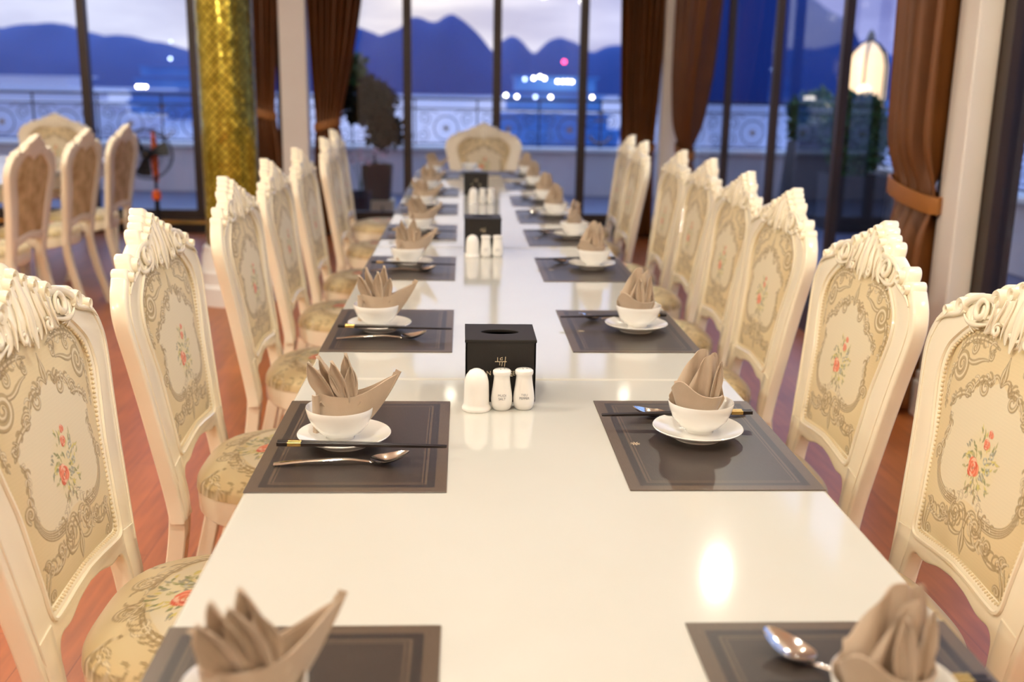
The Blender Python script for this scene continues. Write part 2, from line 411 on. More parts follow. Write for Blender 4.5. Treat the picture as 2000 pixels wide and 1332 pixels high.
def paint_seat():
    C = Cloth(-.26, .26, -.24, .26, .0013)
    n = smooth_noise(C.X, C.Y, 34, 8)
    R = np.hypot(C.X/.25, C.Y/.23)
    e = np.clip(R**3*.7+n*.25, 0, 1)[..., None]
    C.c[:] = np.array(srgb(226, 210, 170))*(1-e)+np.array(srgb(204, 178, 120))*e
    med = mirror_loop(half([(0, .13), (.06, .14), (.10, .10), (.15, .07), (.13, 0), (.15, -.05), (.09, -.10), (.03, -.12), (0, -.11)]))
    ins = inside_poly(C.X, C.Y, med); C.c[ins] = C.c[ins]*.2+np.array(srgb(228, 218, 192))*.8
    flowers(C, 0, -.045, 2.0, 15)
    for P, w in ((spir(.075, .135, .026, .005, 2.6, -1.4), [.003, .005, .002]), (bez((0, .14), (.03, .165), (.06, .165), (.10, .12)), [.003, .005, .002]),
                 (bez((.10, .12), (.15, .11), (.17, .06), (.14, .01)), [.002, .005, .002]), (spir(.165, .02, .022, .005, 2.2, 1.3), [.002, .004, .002]),
                 (bez((.14, .0), (.18, -.05), (.13, -.12), (.03, -.13)), [.002, .006, .002]), (spir(.05, -.15, .026, .005, 1.4, -1.5), [.002, .005, .002]),
                 (spir(.19, .15, .024, .005, 0, 1.5), [.002, .005, .002]), (spir(.16, -.17, .024, .005, 1, 1.5), [.002, .005, .002]),
                 (bez((.12, -.14), (.14, -.2), (.18, -.2), (.2, -.12)), [.002, .005, .001])):
        scroll(C, P, w)
    for i, P in enumerate((bez((0, .15), (.06, .17), (.12, .12), (.16, .05), 40), bez((.16, -.02), (.17, -.08), (.1, -.13), (.02, -.15), 40), bez((.21, .17), (.2, .08), (.21, -.05), (.18, -.18), 40))):
        leafs(C, P, 14, .016, 20+i, w=.0022)
    return C
def cloth_mat(name, rough=.62):
    m, t, b = newmat(name)
    a = N(t, 'ShaderNodeAttribute', attribute_name='thread'); t.links.new(a.outputs['Color'], b.inputs['Base Color'])
    b.inputs['Roughness'].default_value = rough; b.inputs['Sheen Weight'].default_value = .25
    tcn = N(t, 'ShaderNodeTexCoord'); wv = N(t, 'ShaderNodeTexNoise', i_Scale=900, i_Detail=2); t.links.new(tcn.outputs['Object'], wv.inputs[0])
    bp = N(t, 'ShaderNodeBump', i_Strength=.25, i_Distance=.001); t.links.new(wv.outputs[0], bp.inputs['Height']); t.links.new(bp.outputs[0], b.inputs['Normal'])
    return m
M['brocade'] = cloth_mat('embroidered_brocade')
M['backcloth'] = pmat('plain_gold_brocade', srgb(218, 192, 142), .6, noise=(16, srgb(170, 138, 88), 1.0), bump=.3, bscale=200)
M['gimp'] = pmat('gimp_braid', srgb(226, 208, 168), .6)
def add_thread(me, col):
    at = me.attributes.new('thread', 'FLOAT_COLOR', 'POINT')
    buf = np.ones((len(me.vertices), 4), 'f'); buf[:, :3] = col; at.data.foreach_set('color', buf.ravel())

# ------------------------------------------------------------------ chair
def make_chair():
    root = empty('dining_chair')
    YB = -.222
    # outer outline with scalloped crest
    side = catmull([(.2205, .42), (.2215, .47), (.229, .53), (.243, .61), (.257, .69), (.276, .78), (.293, .85), (.295, .89), (.281, .925), (.256, .952)], 5)
    lobes = [(.238, .956, .012), (.222, .956, .009), (.192, .973, .0185), (.085, 1.006, .021), (.050, 1.022, .016), (.024, 1.036, .015), (0, 1.045, .018)]
    top = []
    for u in np.linspace(.252, 0, 120):
        z = np.interp(u, [0, .03, .07, .13, .17, .21, .252], [1.050, 1.032, 1.012, .994, .978, .960, .952])
        for cu, cz, r in lobes:
            if abs(u-cu) < r: z = max(z, cz+math.sqrt(r*r-(u-cu)**2))
        top.append((u, z))
    rail = catmull([(.1665, .42), (.1655, .47), (.158, .505), (.138, .521), (.10, .522), (.05, .535), (0, .540)], 5)
    R = [tuple(p) for p in side]+top
    outer = R+[(-x, z) for x, z in reversed(R[:-1])]
    low = [tuple(p) for p in rail]
    outer += [(-x, z) for x, z in low]+[(x, z) for x, z in reversed(low[:-1])]
    holes = [INSET]+[[(sg*.122+.010*math.cos(a), .981+.009*math.sin(a)) for a in np.linspace(0, 2*PI, 14, endpoint=False)] for sg in (1, -1)]
    fr = plate2d('back_frame', [outer]+holes, .034, .006, M['lacquer'], root, yb, YB-.017)
    fr['label'] = 'glossy cream carved wooden frame'
    yf = lambda x, z, o=0: YB+yb(x, z)+o
    # raised moulding lines
    bm = bmesh.new()
    cx, cz = 0, .76
    off = []
    n = len(INSET)
    for i in range(n):
        a, b = np.array(INSET[i-1]), np.array(INSET[(i+1) % n]); t = b-a; t = t/(np.hypot(*t)+1e-9); nn = np.array([t[1], -t[0]])
        off.append(np.array(INSET[i])+nn*.007)
    sweep(bm, [(p[0], yf(*p, .001), p[1]) for p in off], (.0042), 6, ref=(0, 1, 0), closed=True)
    ed = [(x*.955, z) for x, z in R if z < .945]
    for sg in (1, -1):
        sweep(bm, [(sg*x, yf(x, z, .0005), z-.004*(z > .9)) for x, z in ed], .0022, 5, ref=(0, 1, 0))
    frombm('edge_moulding', bm, M['lacquer'], fr)
    # carved crest
    bm = bmesh.new()
    def tube(P, w, o=.004, fl=.8):
        P = np.array(P); ws = np.interp(np.linspace(0, 1, len(P)), np.linspace(0, 1, len(w)), w)
        for sg in (1, -1):
            sweep(bm, [(sg*x, yf(x, z, o), z) for x, z in P], [(a, a*fl) for a in ws], 10, ref=(0, 1, 0))
    # open volute round the pierced eye, with concentric ribs and a sweeping upper band
    tube(spir(.122, .980, .0215, .009, -2.6, -1.25, 30), [.003, .0055, .0065, .0065, .003], .006)
    tube(spir(.124, .978, .032, .031, .1, -.30, 14), [.001, .004, .001], .001)
    tube(spir(.126, .978, .042, .041, -.1, -.20, 14), [.001, .004, .001], .0)
    tube(bez((.268, .928), (.235, .958), (.205, .950), (.178, .968)), [.0015, .0055, .004])
    tube(bez((.19, .972), (.165, .998), (.135, 1.004), (.088, 1.004)), [.008, .006, .009], .004, .7)
    tube(bez((.176, .962), (.158, .945), (.12, .952), (.092, .962)), [.002, .0055, .002], .004)
    # acanthus: broad flat leaves curling to either side of the middle
    tube(bez((.100, .946), (.078, .950), (.070, .980), (.088, 1.002)), [.002, .0125, .008], .001, .5)
    tube(bez((.062, .944), (.072, .970), (.046, .985), (.052, 1.020)), [.002, .0150, .010], .002, .45)
    tube(bez((.022, .942), (.036, .965), (.016, .995), (.025, 1.034)), [.002, .0150, .010], .003, .45)
    tube(bez((0, .934), (.008, .975), (-.003, 1.01), (0, 1.046)), [.003, .0110, .009], .005, .5)
    for P in (bez((.082, .952), (.076, .965), (.070, .985), (.080, 1.0)), bez((.058, .952), (.066, .972), (.046, .985), (.050, 1.012)), bez((.026, .950), (.034, .968), (.018, .99), (.024, 1.02))):
        tube(P, [.0008, .0028, .0012], .011, 1)
    tube(spir(.048, .962, .011, .004, 2, -1.2, 20), [.002, .0045, .002], .010)
    def roll(x, z, r):
        """rolled scroll end: short thick disc lying across the frame, with a sunk eye"""
        for sg in ((1, -1) if x else (1,)):
            g0 = len(bm.verts); pr = [(0, .0), (r*.35, 0), (r*.45, .004), (r*.85, .006), (r, .001), (r*1.02, -.008), (r, -.036), (0, -.036)]
            before = set(bm.verts); lathe(bm, pr, 20)
            for v in set(bm.verts)-before:
                c = v.co.copy(); v.co = Vector((sg*x+c.x, yf(x, z, .004)+c.z, z+c.y))
    for x, z, r in ((.085, 1.007, .0185), (.193, .974, .0165), (.238, .957, .0105), (.05, 1.023, .013), (.023, 1.037, .012), (.0, 1.046, .014)):
        roll(x, z, r)
    frombm('crest_carving', bm, M['lacquer'], fr)
    # upholstered back panel (front, embroidered)
    C = paint_back(); st = .0012
    xs = np.arange(-.216, .2161, st); zs = np.arange(.550, .974, st)
    X, Z = np.meshgrid(xs, zs); ins = inside_poly(X, Z, [(x*1.02, .76+(z-.76)*1.012) for x, z in INSET])
    col, h = C.at(X, Z)
    bul = .016*np.clip(1-(np.abs(X)/.215)**3, 0, 1)*np.clip(1-(np.abs(Z-.762)/.215)**4, 0, 1)
    Yv = YB-.14*(Z-.53)-1.0*np.clip(Z-.93, 0, 9)**2-.012+bul+h*.0009
    idx = -np.ones(X.shape, int); k = ins.copy(); k[:-1] |= ins[1:]; k[:, :-1] |= ins[:, 1:]; k[1:] |= ins[:-1]; k[:, 1:] |= ins[:, :-1]
    idx[k] = np.arange(k.sum()); V = np.stack([X[k], Yv[k], Z[k]], 1)
    q = ins[:-1, :-1] & ins[1:, 1:] & ins[:-1, 1:] & ins[1:, :-1]
    Fq = np.stack([idx[:-1, :-1][q], idx[1:, :-1][q], idx[1:, 1:][q], idx[:-1, 1:][q]], 1)
    me = bpy.data.meshes.new('back_panel'); me.from_pydata(V.tolist(), [], Fq.tolist()); me.update(); add_thread(me, col[k])
    o = link('back_panel', me, M['brocade'], root); o['label'] = 'embroidered cream brocade back panel with a coral rose'
    # rear of panel
    lp = [(x*1.01, .76+(z-.76)*1.01) for x, z in INSET]
    vs = [(x, yf(x, z, -.030), z) for x, z in lp]; vs.append((0, yf(0, .76, -.040), .76)); m = len(lp)
    o = fromlists('rear_panel', vs, [(i, (i+1) % m, m) for i in range(m)], M['backcloth'], root); o['label'] = 'plain gold brocade rear panel'
    # gimp braid
    bm = bmesh.new(); L = np.array(INSET+[INSET[0]]); d = np.r_[0, np.cumsum(np.hypot(*np.diff(L, axis=0).T))]
    for s_ in np.arange(0, d[-1], .0085):
        x = np.interp(s_, d, L[:, 0]); z = np.interp(s_, d, L[:, 1]); x2 = x*.977; z2 = .76+(z-.76)*.977
        g = bmesh.ops.create_icosphere(bm, subdivisions=1, radius=.0037)
        for v in g['verts']: v.co = Vector((x2+v.co.x, yf(x, z, -.004)+v.co.y, z2+v.co.z))
    frombm('gimp_trim', bm, M['gimp'], root)
    # rear legs
    for sg in (1, -1):
        P = catmull([(sg*.205, -.32, 0), (sg*.200, -.275, .16), (sg*.195, -.238, .32), (sg*.1935, -.2255, .44), (sg*.1935, -.2375, .52), (sg*.196, -.2405, .545)], 6)
        bm = bmesh.new(); w = np.interp(np.linspace(0, 1, len(P)), [0, .5, .8, 1], [.015, .021, .0268, .027])
        sweep(bm, P, [(a, .019) for a in w], ref=(0, 1, 0), sec=SQ)
        frombm('leg', bm, M['lacquer'], root)
    # front cabriole legs
    for sg in (1, -1):
        P = catmull([(sg*.205, .19, .445), (sg*.222, .213, .39), (sg*.222, .215, .33), (sg*.205, .195, .22), (sg*.190, .180, .10), (sg*.194, .190, .04), (sg*.202, .205, .012), (sg*.204, .208, 0)], 6)
        w = np.interp(np.linspace(0, 1, len(P)), [0, .15, .3, .6, .85, .95, 1], [.034, .036, .030, .018, .013, .018, .019])
        bm = bmesh.new(); sweep(bm, P, list(w), 14, ref=(0, 1, 0)); frombm('leg', bm, M['lacquer'], root)
    # apron
    bm = bmesh.new(); n = 96; T = [2*PI*i/n for i in range(n)]
    O = [seat_out(t) for t in T]
    rings = []
    for sc, z in ((.90, .455), (1.01, .458), (1.015, .45), (1.01, .41), (.985, .404), (.90, .404)):
        rings.append([bm.verts.new((x*sc, y*sc, z-(.012*math.sin(3*t)**2 if z < .42 else 0))) for (x, y), t in zip(O, T)])
    for A, B in zip(rings, rings[1:]+[rings[0]]):
        for i in range(n): bm.faces.new((A[i], A[(i+1) % n], B[(i+1) % n], B[i]))
    frombm('seat_rail', bm, M['lacquer'], root)
    # cushion
    C = paint_seat(); nr, na = 90, 260
    rr = np.linspace(0, 1, nr)**.75; A = np.linspace(0, 2*PI, na, endpoint=False)
    OX = np.array([seat_out(t) for t in A])
    X = rr[:, None]*OX[None, :, 0]*1.02; Y = rr[:, None]*OX[None, :, 1]*1.02
    p = 3.4; Z = .455+.046*(1-rr**p)**(1/p)+.016*(1-rr**2); Z = np.repeat(Z[:, None], na, 1)
    col, h = C.at(X, Y); Z = Z+h*.0008
    V = np.stack([X, Y, Z], -1).reshape(-1, 3)
    I = np.arange(nr*na).reshape(nr, na); a = I[:-1]; b = I[1:]
    Fq = np.stack([a, b, np.roll(b, -1, 1), np.roll(a, -1, 1)], -1).reshape(-1, 4)
    me = bpy.data.meshes.new('seat_cushion'); me.from_pydata(V.tolist(), [], Fq[na:].tolist()+[list(I[1])]); me.update(); add_thread(me, col.reshape(-1, 3))
    o = link('seat_cushion', me, M['brocade'], root); o['label'] = 'embroidered cream brocade seat cushion'
    return root

chair = make_chair()
used = [False]
def put_chair(x, y, rz, label, group):
    c = chair if not used[0] else copy_tree(chair)
    used[0] = True
    c.location = (x, y, 0); c.rotation_euler = (0, 0, rz); tag(c, label, 'chair', group); return c
# left row: facing +X. face bottom (z=.53, local y=-.222) sits at X=-.61
GL, GR = 'chairs along the left side of the long table', 'chairs along the right side of the long table'
Ls = [(1.613, 0, 0, 'cream carved chair nearest the camera on the left, cut by the picture edge'),
      (2.345, 0, 0, 'cream carved chair fully in view on the left, second from the camera'),
      (3.19, 0, 0, 'cream chair before the white foot of the gold column, third on the left'),
      (3.97, -.02, 0, 'cream chair whose crest meets the gold column edge, fourth on the left'),
      (4.69, -.02, 0, 'cream chair in front of the left beige post, fifth on the left'),
      (5.62, -.02, 0, 'blurred cream chair on the left, last but one in the row'),
      (6.60, -.09, 0, 'blurred cream chair at the far left end of the long table')]
for y, dx, a, lb in Ls: put_chair(-.388+dx, y, -PI/2+a, lb, GL)
Rs = [(1.61, 0, 0, 'cream carved chair nearest the camera on the right, cut by the picture edge'),
      (2.275, 0, 0, 'cream carved chair before the large tied curtain, second on the right'),
      (3.05, .035, 0, 'cream chair before the dark window frame, third on the right'),
      (3.67, .065, 0, 'cream chair on the right side, fourth from the camera'),
      (4.36, .095, 0, 'cream chair on the right side, fifth from the camera'),
      (4.93, .09, 0, 'cream chair on the right side below the corner curtain, sixth from the camera'),
      (5.75, .05, 0, 'blurred cream chair before the corner post, last but one on the right'),
      (6.45, .09, 0, 'blurred cream chair at the far right end of the long table')]
for y, dx, a, lb in Rs: put_chair(.621+dx, y, PI/2+a, lb, GR)
put_chair(.165, 8.02, PI, 'blurred cream chair at the far head of the long table, facing the camera', 'chairs at the table heads')
# second table on the left: chairs seen from behind
for y, lb in ((5.5, 'nearest of three seen from behind, by the left picture edge'), (6.25, 'middle one of three seen from behind at the second table'), (6.98, 'farthest of three seen from behind, next to the fan')):
    put_chair(-2.50, y, PI/2, 'cream carved chair, '+lb, 'chairs at the second table')
put_chair(-3.42, 8.78, PI, 'cream chair at the head of the second table, rounded crest behind the others', 'chairs at the table heads')

# ------------------------------------------------------------------ tables
def table(y0, y1, xc, w, label, group='tables pushed end to end'):
    t = empty('dining_table', (xc, (y0+y1)/2, 0)); L = (y1-y0)/2-.0015; h = w/2
    bm = bmesh.new(); box(bm, -h, h, -L, L, .722, .76, .007, 3); o = frombm('tabletop', bm, M['stone'], t, smooth=False); o['label'] = 'polished white stone top'
    bm = bmesh.new()
    for s in (1, -1):
        box(bm, -h+.05, h-.05, s*(L-.06)-.012, s*(L-.06)+.012, .64, .722)
        box(bm, s*(h-.06)-.012, s*(h-.06)+.012, -L+.06, L-.06, .64, .722)
    frombm('apron', bm, M['lacquer'], t)
    for sx in (1, -1):
        for sy_ in (1, -1):
            bm = bmesh.new(); lathe(bm, [(0, 0), (.022, 0), (.026, .03), (.018, .06), (.022, .3), (.034, .5), (.022, .56), (.036, .60), (.036, .721), (0, .721)], 20, (sx*(h-.07), sy_*(L-.09), 0))
            frombm('leg', bm, M['lacquer'], t)
    tag(t, label, 'table', group)
XC, TW = .1165, .873
table(.27, 2.057, XC, TW, 'white stone dining table filling the foreground, nearest of the joined tables')
table(2.057, 3.844, XC, TW, 'white stone dining table behind the first seam, under the near tissue box')
table(3.844, 5.631, XC, TW, 'blurred white stone dining table, third of the joined tables')
table(5.631, 7.418, XC, TW, 'blurred white stone dining table at the far end before the head chair')
table(4.9, 6.6, -3.10, .95, 'white stone table mostly hidden behind the three left chairs, its near half', 'tables of the second row')
table(6.6, 8.3, -3.10, .95, 'white stone table mostly hidden behind the three left chairs, its far half', 'tables of the second row')

# ------------------------------------------------------------------ place settings
def mat_shader():
    m, t, b = newmat('woven_placemat')
    tcn = N(t, 'ShaderNodeTexCoord'); sp_ = N(t, 'ShaderNodeSeparateXYZ'); t.links.new(tcn.outputs['Object'], sp_.inputs[0])
    def m1(op, a, bb=None, v=None):
        n = N(t, 'ShaderNodeMath', operation=op)
        t.links.new(a, n.inputs[0])
        if bb is not None: t.links.new(bb, n.inputs[1])
        elif v is not None: n.inputs[1].default_value = v
        return n.outputs[0]
    ax = m1('ABSOLUTE', sp_.outputs[0]); ay = m1('ABSOLUTE', sp_.outputs[1])
    dx = m1('SUBTRACT', ax, v=.149); dy = m1('SUBTRACT', ay, v=.228)
    d = m1('MULTIPLY', m1('MAXIMUM', dx, dy), v=-1.0)   # distance from the edge
    dn = m1('MULTIPLY', d, v=1/.06)
    A, B, Cc = srgb(88, 74, 62), srgb(50, 44, 42), srgb(58, 50, 46)
    r = ramp(t, [(0, A), (.30, B), (.50, A), (.56, B), (.60, A), (.64, Cc)], 'CONSTANT'); t.links.new(dn, r.inputs[0])
    n = N(t, 'ShaderNodeTexNoise', i_Scale=1.0, i_Detail=2); mpn = N(t, 'ShaderNodeMapping'); mpn.inputs['Scale'].default_value = (900, 60, 1)
    t.links.new(tcn.outputs['Object'], mpn.inputs[0]); t.links.new(mpn.outputs[0], n.inputs[0])
    mi = N(t, 'ShaderNodeMix', data_type='RGBA', blend_type='MULTIPLY'); mi.inputs[0].default_value = .5
    rr = ramp(t, [(.3, (.7, .7, .7)), (.7, (1.15, 1.15, 1.15))]); t.links.new(n.outputs[0], rr.inputs[0])
    t.links.new(r.outputs[0], mi.inputs[6]); t.links.new(rr.outputs[0], mi.inputs[7]); t.links.new(mi.outputs[2], b.inputs['Base Color'])
    bp = N(t, 'ShaderNodeBump', i_Strength=.3, i_Distance=.0006); t.links.new(n.outputs[0], bp.inputs['Height']); t.links.new(bp.outputs[0], b.inputs['Normal'])
    b.inputs['Roughness'].default_value = .34
    return m
M['mat'] = mat_shader()
TZ = .7603
def mk_mat(emblem):
    bm = bmesh.new(); box(bm, -.149, .149, -.228, .228, 0, .0016, .0005, 1)
    o = frombm('placemat', bm, M['mat'], None, smooth=False)
    if emblem:
        bm = bmesh.new()
        for k in range(8):
            a = k*PI/4; sweep(bm, [(.003*math.cos(a), .003*math.sin(a), .0018), (.0085*math.cos(a+.2), .0085*math.sin(a+.2), .0018)], [(.0013, .0003), (.0006, .0003)], 6)
        lathe(bm, [(.0016, .0016), (.0016, .0021), (0, .0021)], 12)
        e = frombm('emblem', bm, M['foil'], o); e.location = (-.108, -.02, 0)
    return o
matR = mk_mat(True); matL = mk_mat(False)
def mk_plate():
    bm = bmesh.new()
    lathe(bm, [(0, .003), (.036, .003), (.037, 0), (.041, 0), (.043, .004), (.060, .010), (.0765, .0185), (.0775, .020), (.0765, .021), (.058, .0135), (.038, .008), (0, .0075)], 72)
    return frombm('saucer', bm, M['china'])
def mk_bowl():
    bm = bmesh.new()
    lathe(bm, [(0, .004), (.021, .004), (.0215, 0), (.024, 0), (.0255, .005), (.036, .0115), (.047, .024), (.0535, .040), (.0563, .0530), (.0557, .0545), (.0545, .0535), (.051, .040), (.044, .025), (.032, .014), (0, .010)], 72)
    return frombm('rice_bowl', bm, M['china'])
def mk_chop():
    """chopstick along +x, thick end at x=-.135"""
    o = empty('chopstick'); sec = SQ
    bm = bmesh.new(); sweep(bm, [(-.135, 0, .0038), (-.118, 0, .0038)], [.0031, .0032], sec=sec); sweep(bm, [(-.097, 0, .0038), (.0, 0, .0034), (.132, 0, .0024), (.135, 0, .0024)], [.0031, .0027, .0018, .0012], sec=sec)
    frombm('stick', bm, M['blackwood'], o)
    bm = bmesh.new(); sweep(bm, [(-.118, 0, .0038), (-.097, 0, .0038)], [.0034, .0033], sec=sec); b = frombm('gold_ring', bm, M['brass'], o); b['label'] = 'gold metal band'
    return o
def mk_spoon():
    """spoon along +x: handle end at x=-.1, bowl tip at x=+.1"""
    bm = bmesh.new()
    P = catmull([(-.105, 0, .003), (-.06, 0, .007), (0, 0, .009), (.035, 0, .0055), (.05, 0, .0028)], 8)
    w = np.interp(np.linspace(0, 1, len(P)), [0, .1, .6, .85, 1], [.006, .0075, .0042, .0035, .006])
    sweep(bm, P, [(a, .0019) for a in w], 10, ref=(0, 0, 1))
    nu, nv = 20, 40; cx, a, b = .076, .031, .0195
    for inner in (0, 1):
        rings = []
        for i in range(nu+1):
            r = i/nu; ring = []
            for j in range(nv):
                t = 2*PI*j/nv; x = a*r*math.cos(t); y = b*r*math.sin(t)*(1-.18*math.cos(t))
                z = -.0085*(1-r**2.0)+.0088+.010*max(0, (x+.01)/.04)**1.3+(.0009 if inner else 0)
                ring.append(bm.verts.new((cx+x, y, z)) if i else None)
            if i == 0: ring = [bm.verts.new((cx, 0, .0003+(.0009 if inner else 0)))]
            rings.append(ring)
        for A, B in zip(rings, rings[1:]):
            for j in range(nv):
                k = (j+1) % nv
                if len(A) == 1: bm.faces.new((A[0], B[j], B[k]))
                else: bm.faces.new((A[j], A[k], B[k], B[j]))
        if inner:
            for j in range(nv): bm.faces.new((last[j], last[(j+1) % nv], rings[-1][(j+1) % nv], rings[-1][j]))
        last = rings[-1]
    return frombm('spoon', bm, M['steel'])
def cloth_grid(name, G, mat, parent, th=.0016):
    """G: rows of points -> solid sheet"""
    G = [[Vector(p) for p in r] for r in G]; nr, nc = len(G), len(G[0]); bm = bmesh.new()
    vv = [[bm.verts.new(p) for p in r] for r in G]
    for i in range(nr-1):
        for j in range(nc-1): bm.faces.new((vv[i][j], vv[i][j+1], vv[i+1][j+1], vv[i+1][j]))
    bmesh.ops.remove_doubles(bm, verts=bm.verts, dist=1e-5)
    bmesh.ops.recalc_face_normals(bm, faces=bm.faces)
    bmesh.ops.solidify(bm, geom=bm.faces[:], thickness=th)
    me = bpy.data.meshes.new(name); bm.to_mesh(me); bm.free()
    o = link(name, me, mat, parent); me.set_sharp_from_angle(angle=math.radians(55)); return o
def petal(root, base, tip, width, face, curl=.3, n=18, fold=.8, wob=0):
    """folded leaf of cloth: channel-shaped, pointed; face = direction the open side looks"""
    b, t = Vector(base), Vector(tip); ax = (t-b); L = ax.length; ax.normalize()
    f = Vector(face); f = (f-ax*f.dot(ax)).normalized(); s = ax.cross(f)
    G = []
    for i in range(n+1):
        k = i/n; w = width*(math.sin(PI*min(1, k*.86+.14)**1.15)**.75 if k < 1 else 0)
        c = b+ax*(L*k)+f*(curl*L*(k*k-k*.55))+s*(wob*math.sin(k*5))
        row = []
        for j in range(13):
            q = -1+j/6
            row.append(c+s*(q*w)+f*(abs(q)**1.3*w*fold)+f*(.0012*math.sin(q*9+k*7)))
        G.append(row)
    return cloth_grid('folded_petal', G, M['napkin'], root, .0014)
def band(root, tail, tailz, bw, tw, zb, zt, x0=-.038, tiltback=0.0, backz=None, name='wrapped_band', sag=.006, dbl=True):
    """boat shaped wrapped strip. tail = x of the tip; tw half width at top"""
    def loop(xl, xr, w, zf, n=56, sharp=1.0):
        out = []
        for i in range(n+1):
            t = 2*PI*i/n; c = math.cos(t); s = math.sin(t)
            k = (c+1)/2
            x = xl+(xr-xl)*k
            y = -w*s*(1-k)**(.18*sharp)*(1.0 if abs(s) < 1 else 1)
            out.append((x, y, zf(k, s)))
        return out
    tops = []
    for r in range(15):
        v = r/14
        xr = .034+(tail-.034)*v**.9; w = bw+(tw-bw)*v**.8
        zf = lambda k, s, v=v: zb+(zt-zb)*v+(tailz-zt)*v**1.9*(max(0, k-.42)/.58)**1.4-sag*v*math.sin(PI*min(1, k*1.2))+(0 if s > 0 else (backz or 0)*v*(1-k))
        tops.append(loop(x0+.008*(1-v), xr, w, zf, sharp=1+3*v))
    o = cloth_grid(name, tops, M['napkin'], root, .0022)
    if dbl:   # inner ply, slightly lower: reads as a doubled hem
        G = []
        for r, row in enumerate(tops[5:]):
            G.append([((x-.02)*.93+.02, y*.88, z-.0035) for x, y, z in row])
        cloth_grid('inner_band', G, M['napkin'], root, .0016)
    return o
def napkin_left(var):
    """origin at centre of the bowl rim plane; long tail to +x"""
    r = empty('folded_napkin'); q = random.Random(var)
    band(r, .103, .064, .027, .033, -.034, .031, x0=-.040)
    # standing fold at the left end of the band
    G = [[(-.0420+.012*(j/6), -.0235-.006*math.sin(j/6*PI), -.034+(.064)*(i/8)) for j in range(7)] for i in range(9)]
    cloth_grid('side_fold', G, M['napkin'], r, .002)
    V = lambda s: q.uniform(-s, s)
    specs = [((-.008, -.010, .016), (-.046, -.014, .082), .0145, (-.6, -1, .3)),
             ((.006, -.004, .016), (-.026, -.006, .095), .0135, (-.9, -.7, .1)),
             ((.016, -.014, .014), (-.014, -.012, .086), .0145, (-.5, -1, .2)),
             ((.022, .000, .016), (.004, .004, .097), .0135, (-.5, -.9, .1)),
             ((.024, -.012, .012), (.006, -.004, .070), .012, (.2, -1, .2)),
             ((-.012, .012, .010), (-.030, .014, .060), .012, (-1, -.4, .2))]
    for b, t, w, f in specs:
        t = (t[0]+V(.004)+var*.012*(1 if t[0] > -.015 else .2), t[1]+V(.003), t[2]+V(.004)); petal(r, b, t, w, f, .22, wob=V(.002))
    # crumpled infill inside the band
    G = [[(-.033+.070*(j/14), -.020+.040*(i/10), .010+.004*math.sin(j*1.9+i)+.003*math.cos(i*2.3)) for j in range(15)] for i in range(11)]
    cloth_grid('tucked_cloth', G, M['napkin'], r, .002)
    return r
def napkin_right(var):
    """tall fan with a short cuff in front, apex of the cuff to the left"""
    r = empty('folded_napkin'); q = random.Random(var+50); V = lambda s: q.uniform(-s, s)
    # cuff: strip across the front with a raised corner on the left
    n = 34; G = []
    for i in range(11):
        v = i/10; row = []
        for j in range(n+1):
            k = j/n; a = PI*(1.16-1.30*k) ; rad = .024+.016*v
            x = rad*1.12*math.cos(a)-.006-.002*v; y = -rad*.80*math.sin(a)
            top = .014+.024*math.exp(-((k-.30)/.16)**2)+(.008 if var % 2 else .0)*(1-k)
            row.append((x, y, -.034+(.034+top)*v))
        G.append(row)
    cloth_grid('front_cuff', G, M['napkin'], r, .0028)
    G2 = [[(x*.9+.001, y*.86, z-.004) for x, y, z in row] for row in G[4:]]
    cloth_grid('inner_cuff', G2, M['napkin'], r, .0016)
    # fan: pleated sheet that narrows at the base, rounded peak
    def fan(x0, x1, y0, peakx, h, amp, ph, tilt, name='fan_pleat'):
        G = []
        for i in range(21):
            v = i/20; row = []
            for j in range(41):
                k = j/40; kk = (k-.5)*2
                topz = h*(1-abs((k-peakx)/(peakx if k < peakx else 1-peakx))**2.1*.62)
                sx = (.45+.55*math.sin(PI*min(v*.62+.12, .5)))*(1-.35*max(0, v-.55)/.45)
                x = (x0+x1)/2+(x1-x0)/2*kk*sx+tilt*v
                y = y0+amp*math.sin(k*PI*5+ph)*(1-.5*v)+.010*kk*kk*(1 if amp > 0 else 1)
                row.append((x, y, -.02+(topz+.02)*v))
            G.append(row)
        cloth_grid(name, G, M['napkin'], r, .0016)
    fan(-.056, .030, .004, .68, .098+V(.004), .0045, 0, .004)
    fan(-.040, .036, -.008, .62, .088+V(.004), .0055, 1.4, .008)
    fan(-.016, .040, .014, .55, .090+V(.004), .004, 2.4, .008)
    petal(r, (.014, -.012, 0), (.024+V(.003), -.006, .076), .010, (.3, -1, 0), .1)
    if var % 2 == 0: petal(r, (.004, -.016, 0), (.000+V(.004), -.010, .072), .011, (-.3, -1, 0), .1)
    return r
plate0, bowl0, chop0, spoon0 = mk_plate(), mk_bowl(), mk_chop(), mk_spoon()
napL = [napkin_left(v) for v in range(3)]; napR = [napkin_right(v) for v in range(2)]
first = {}
def inst(src, loc, rz, label, cat, group):
    if src.name not in first: first[src.name] = 1; c = src
    else: c = copy_tree(src)
    c.location = loc; c.rotation_euler = (0, 0, rz); tag(c, label, cat, group); return c
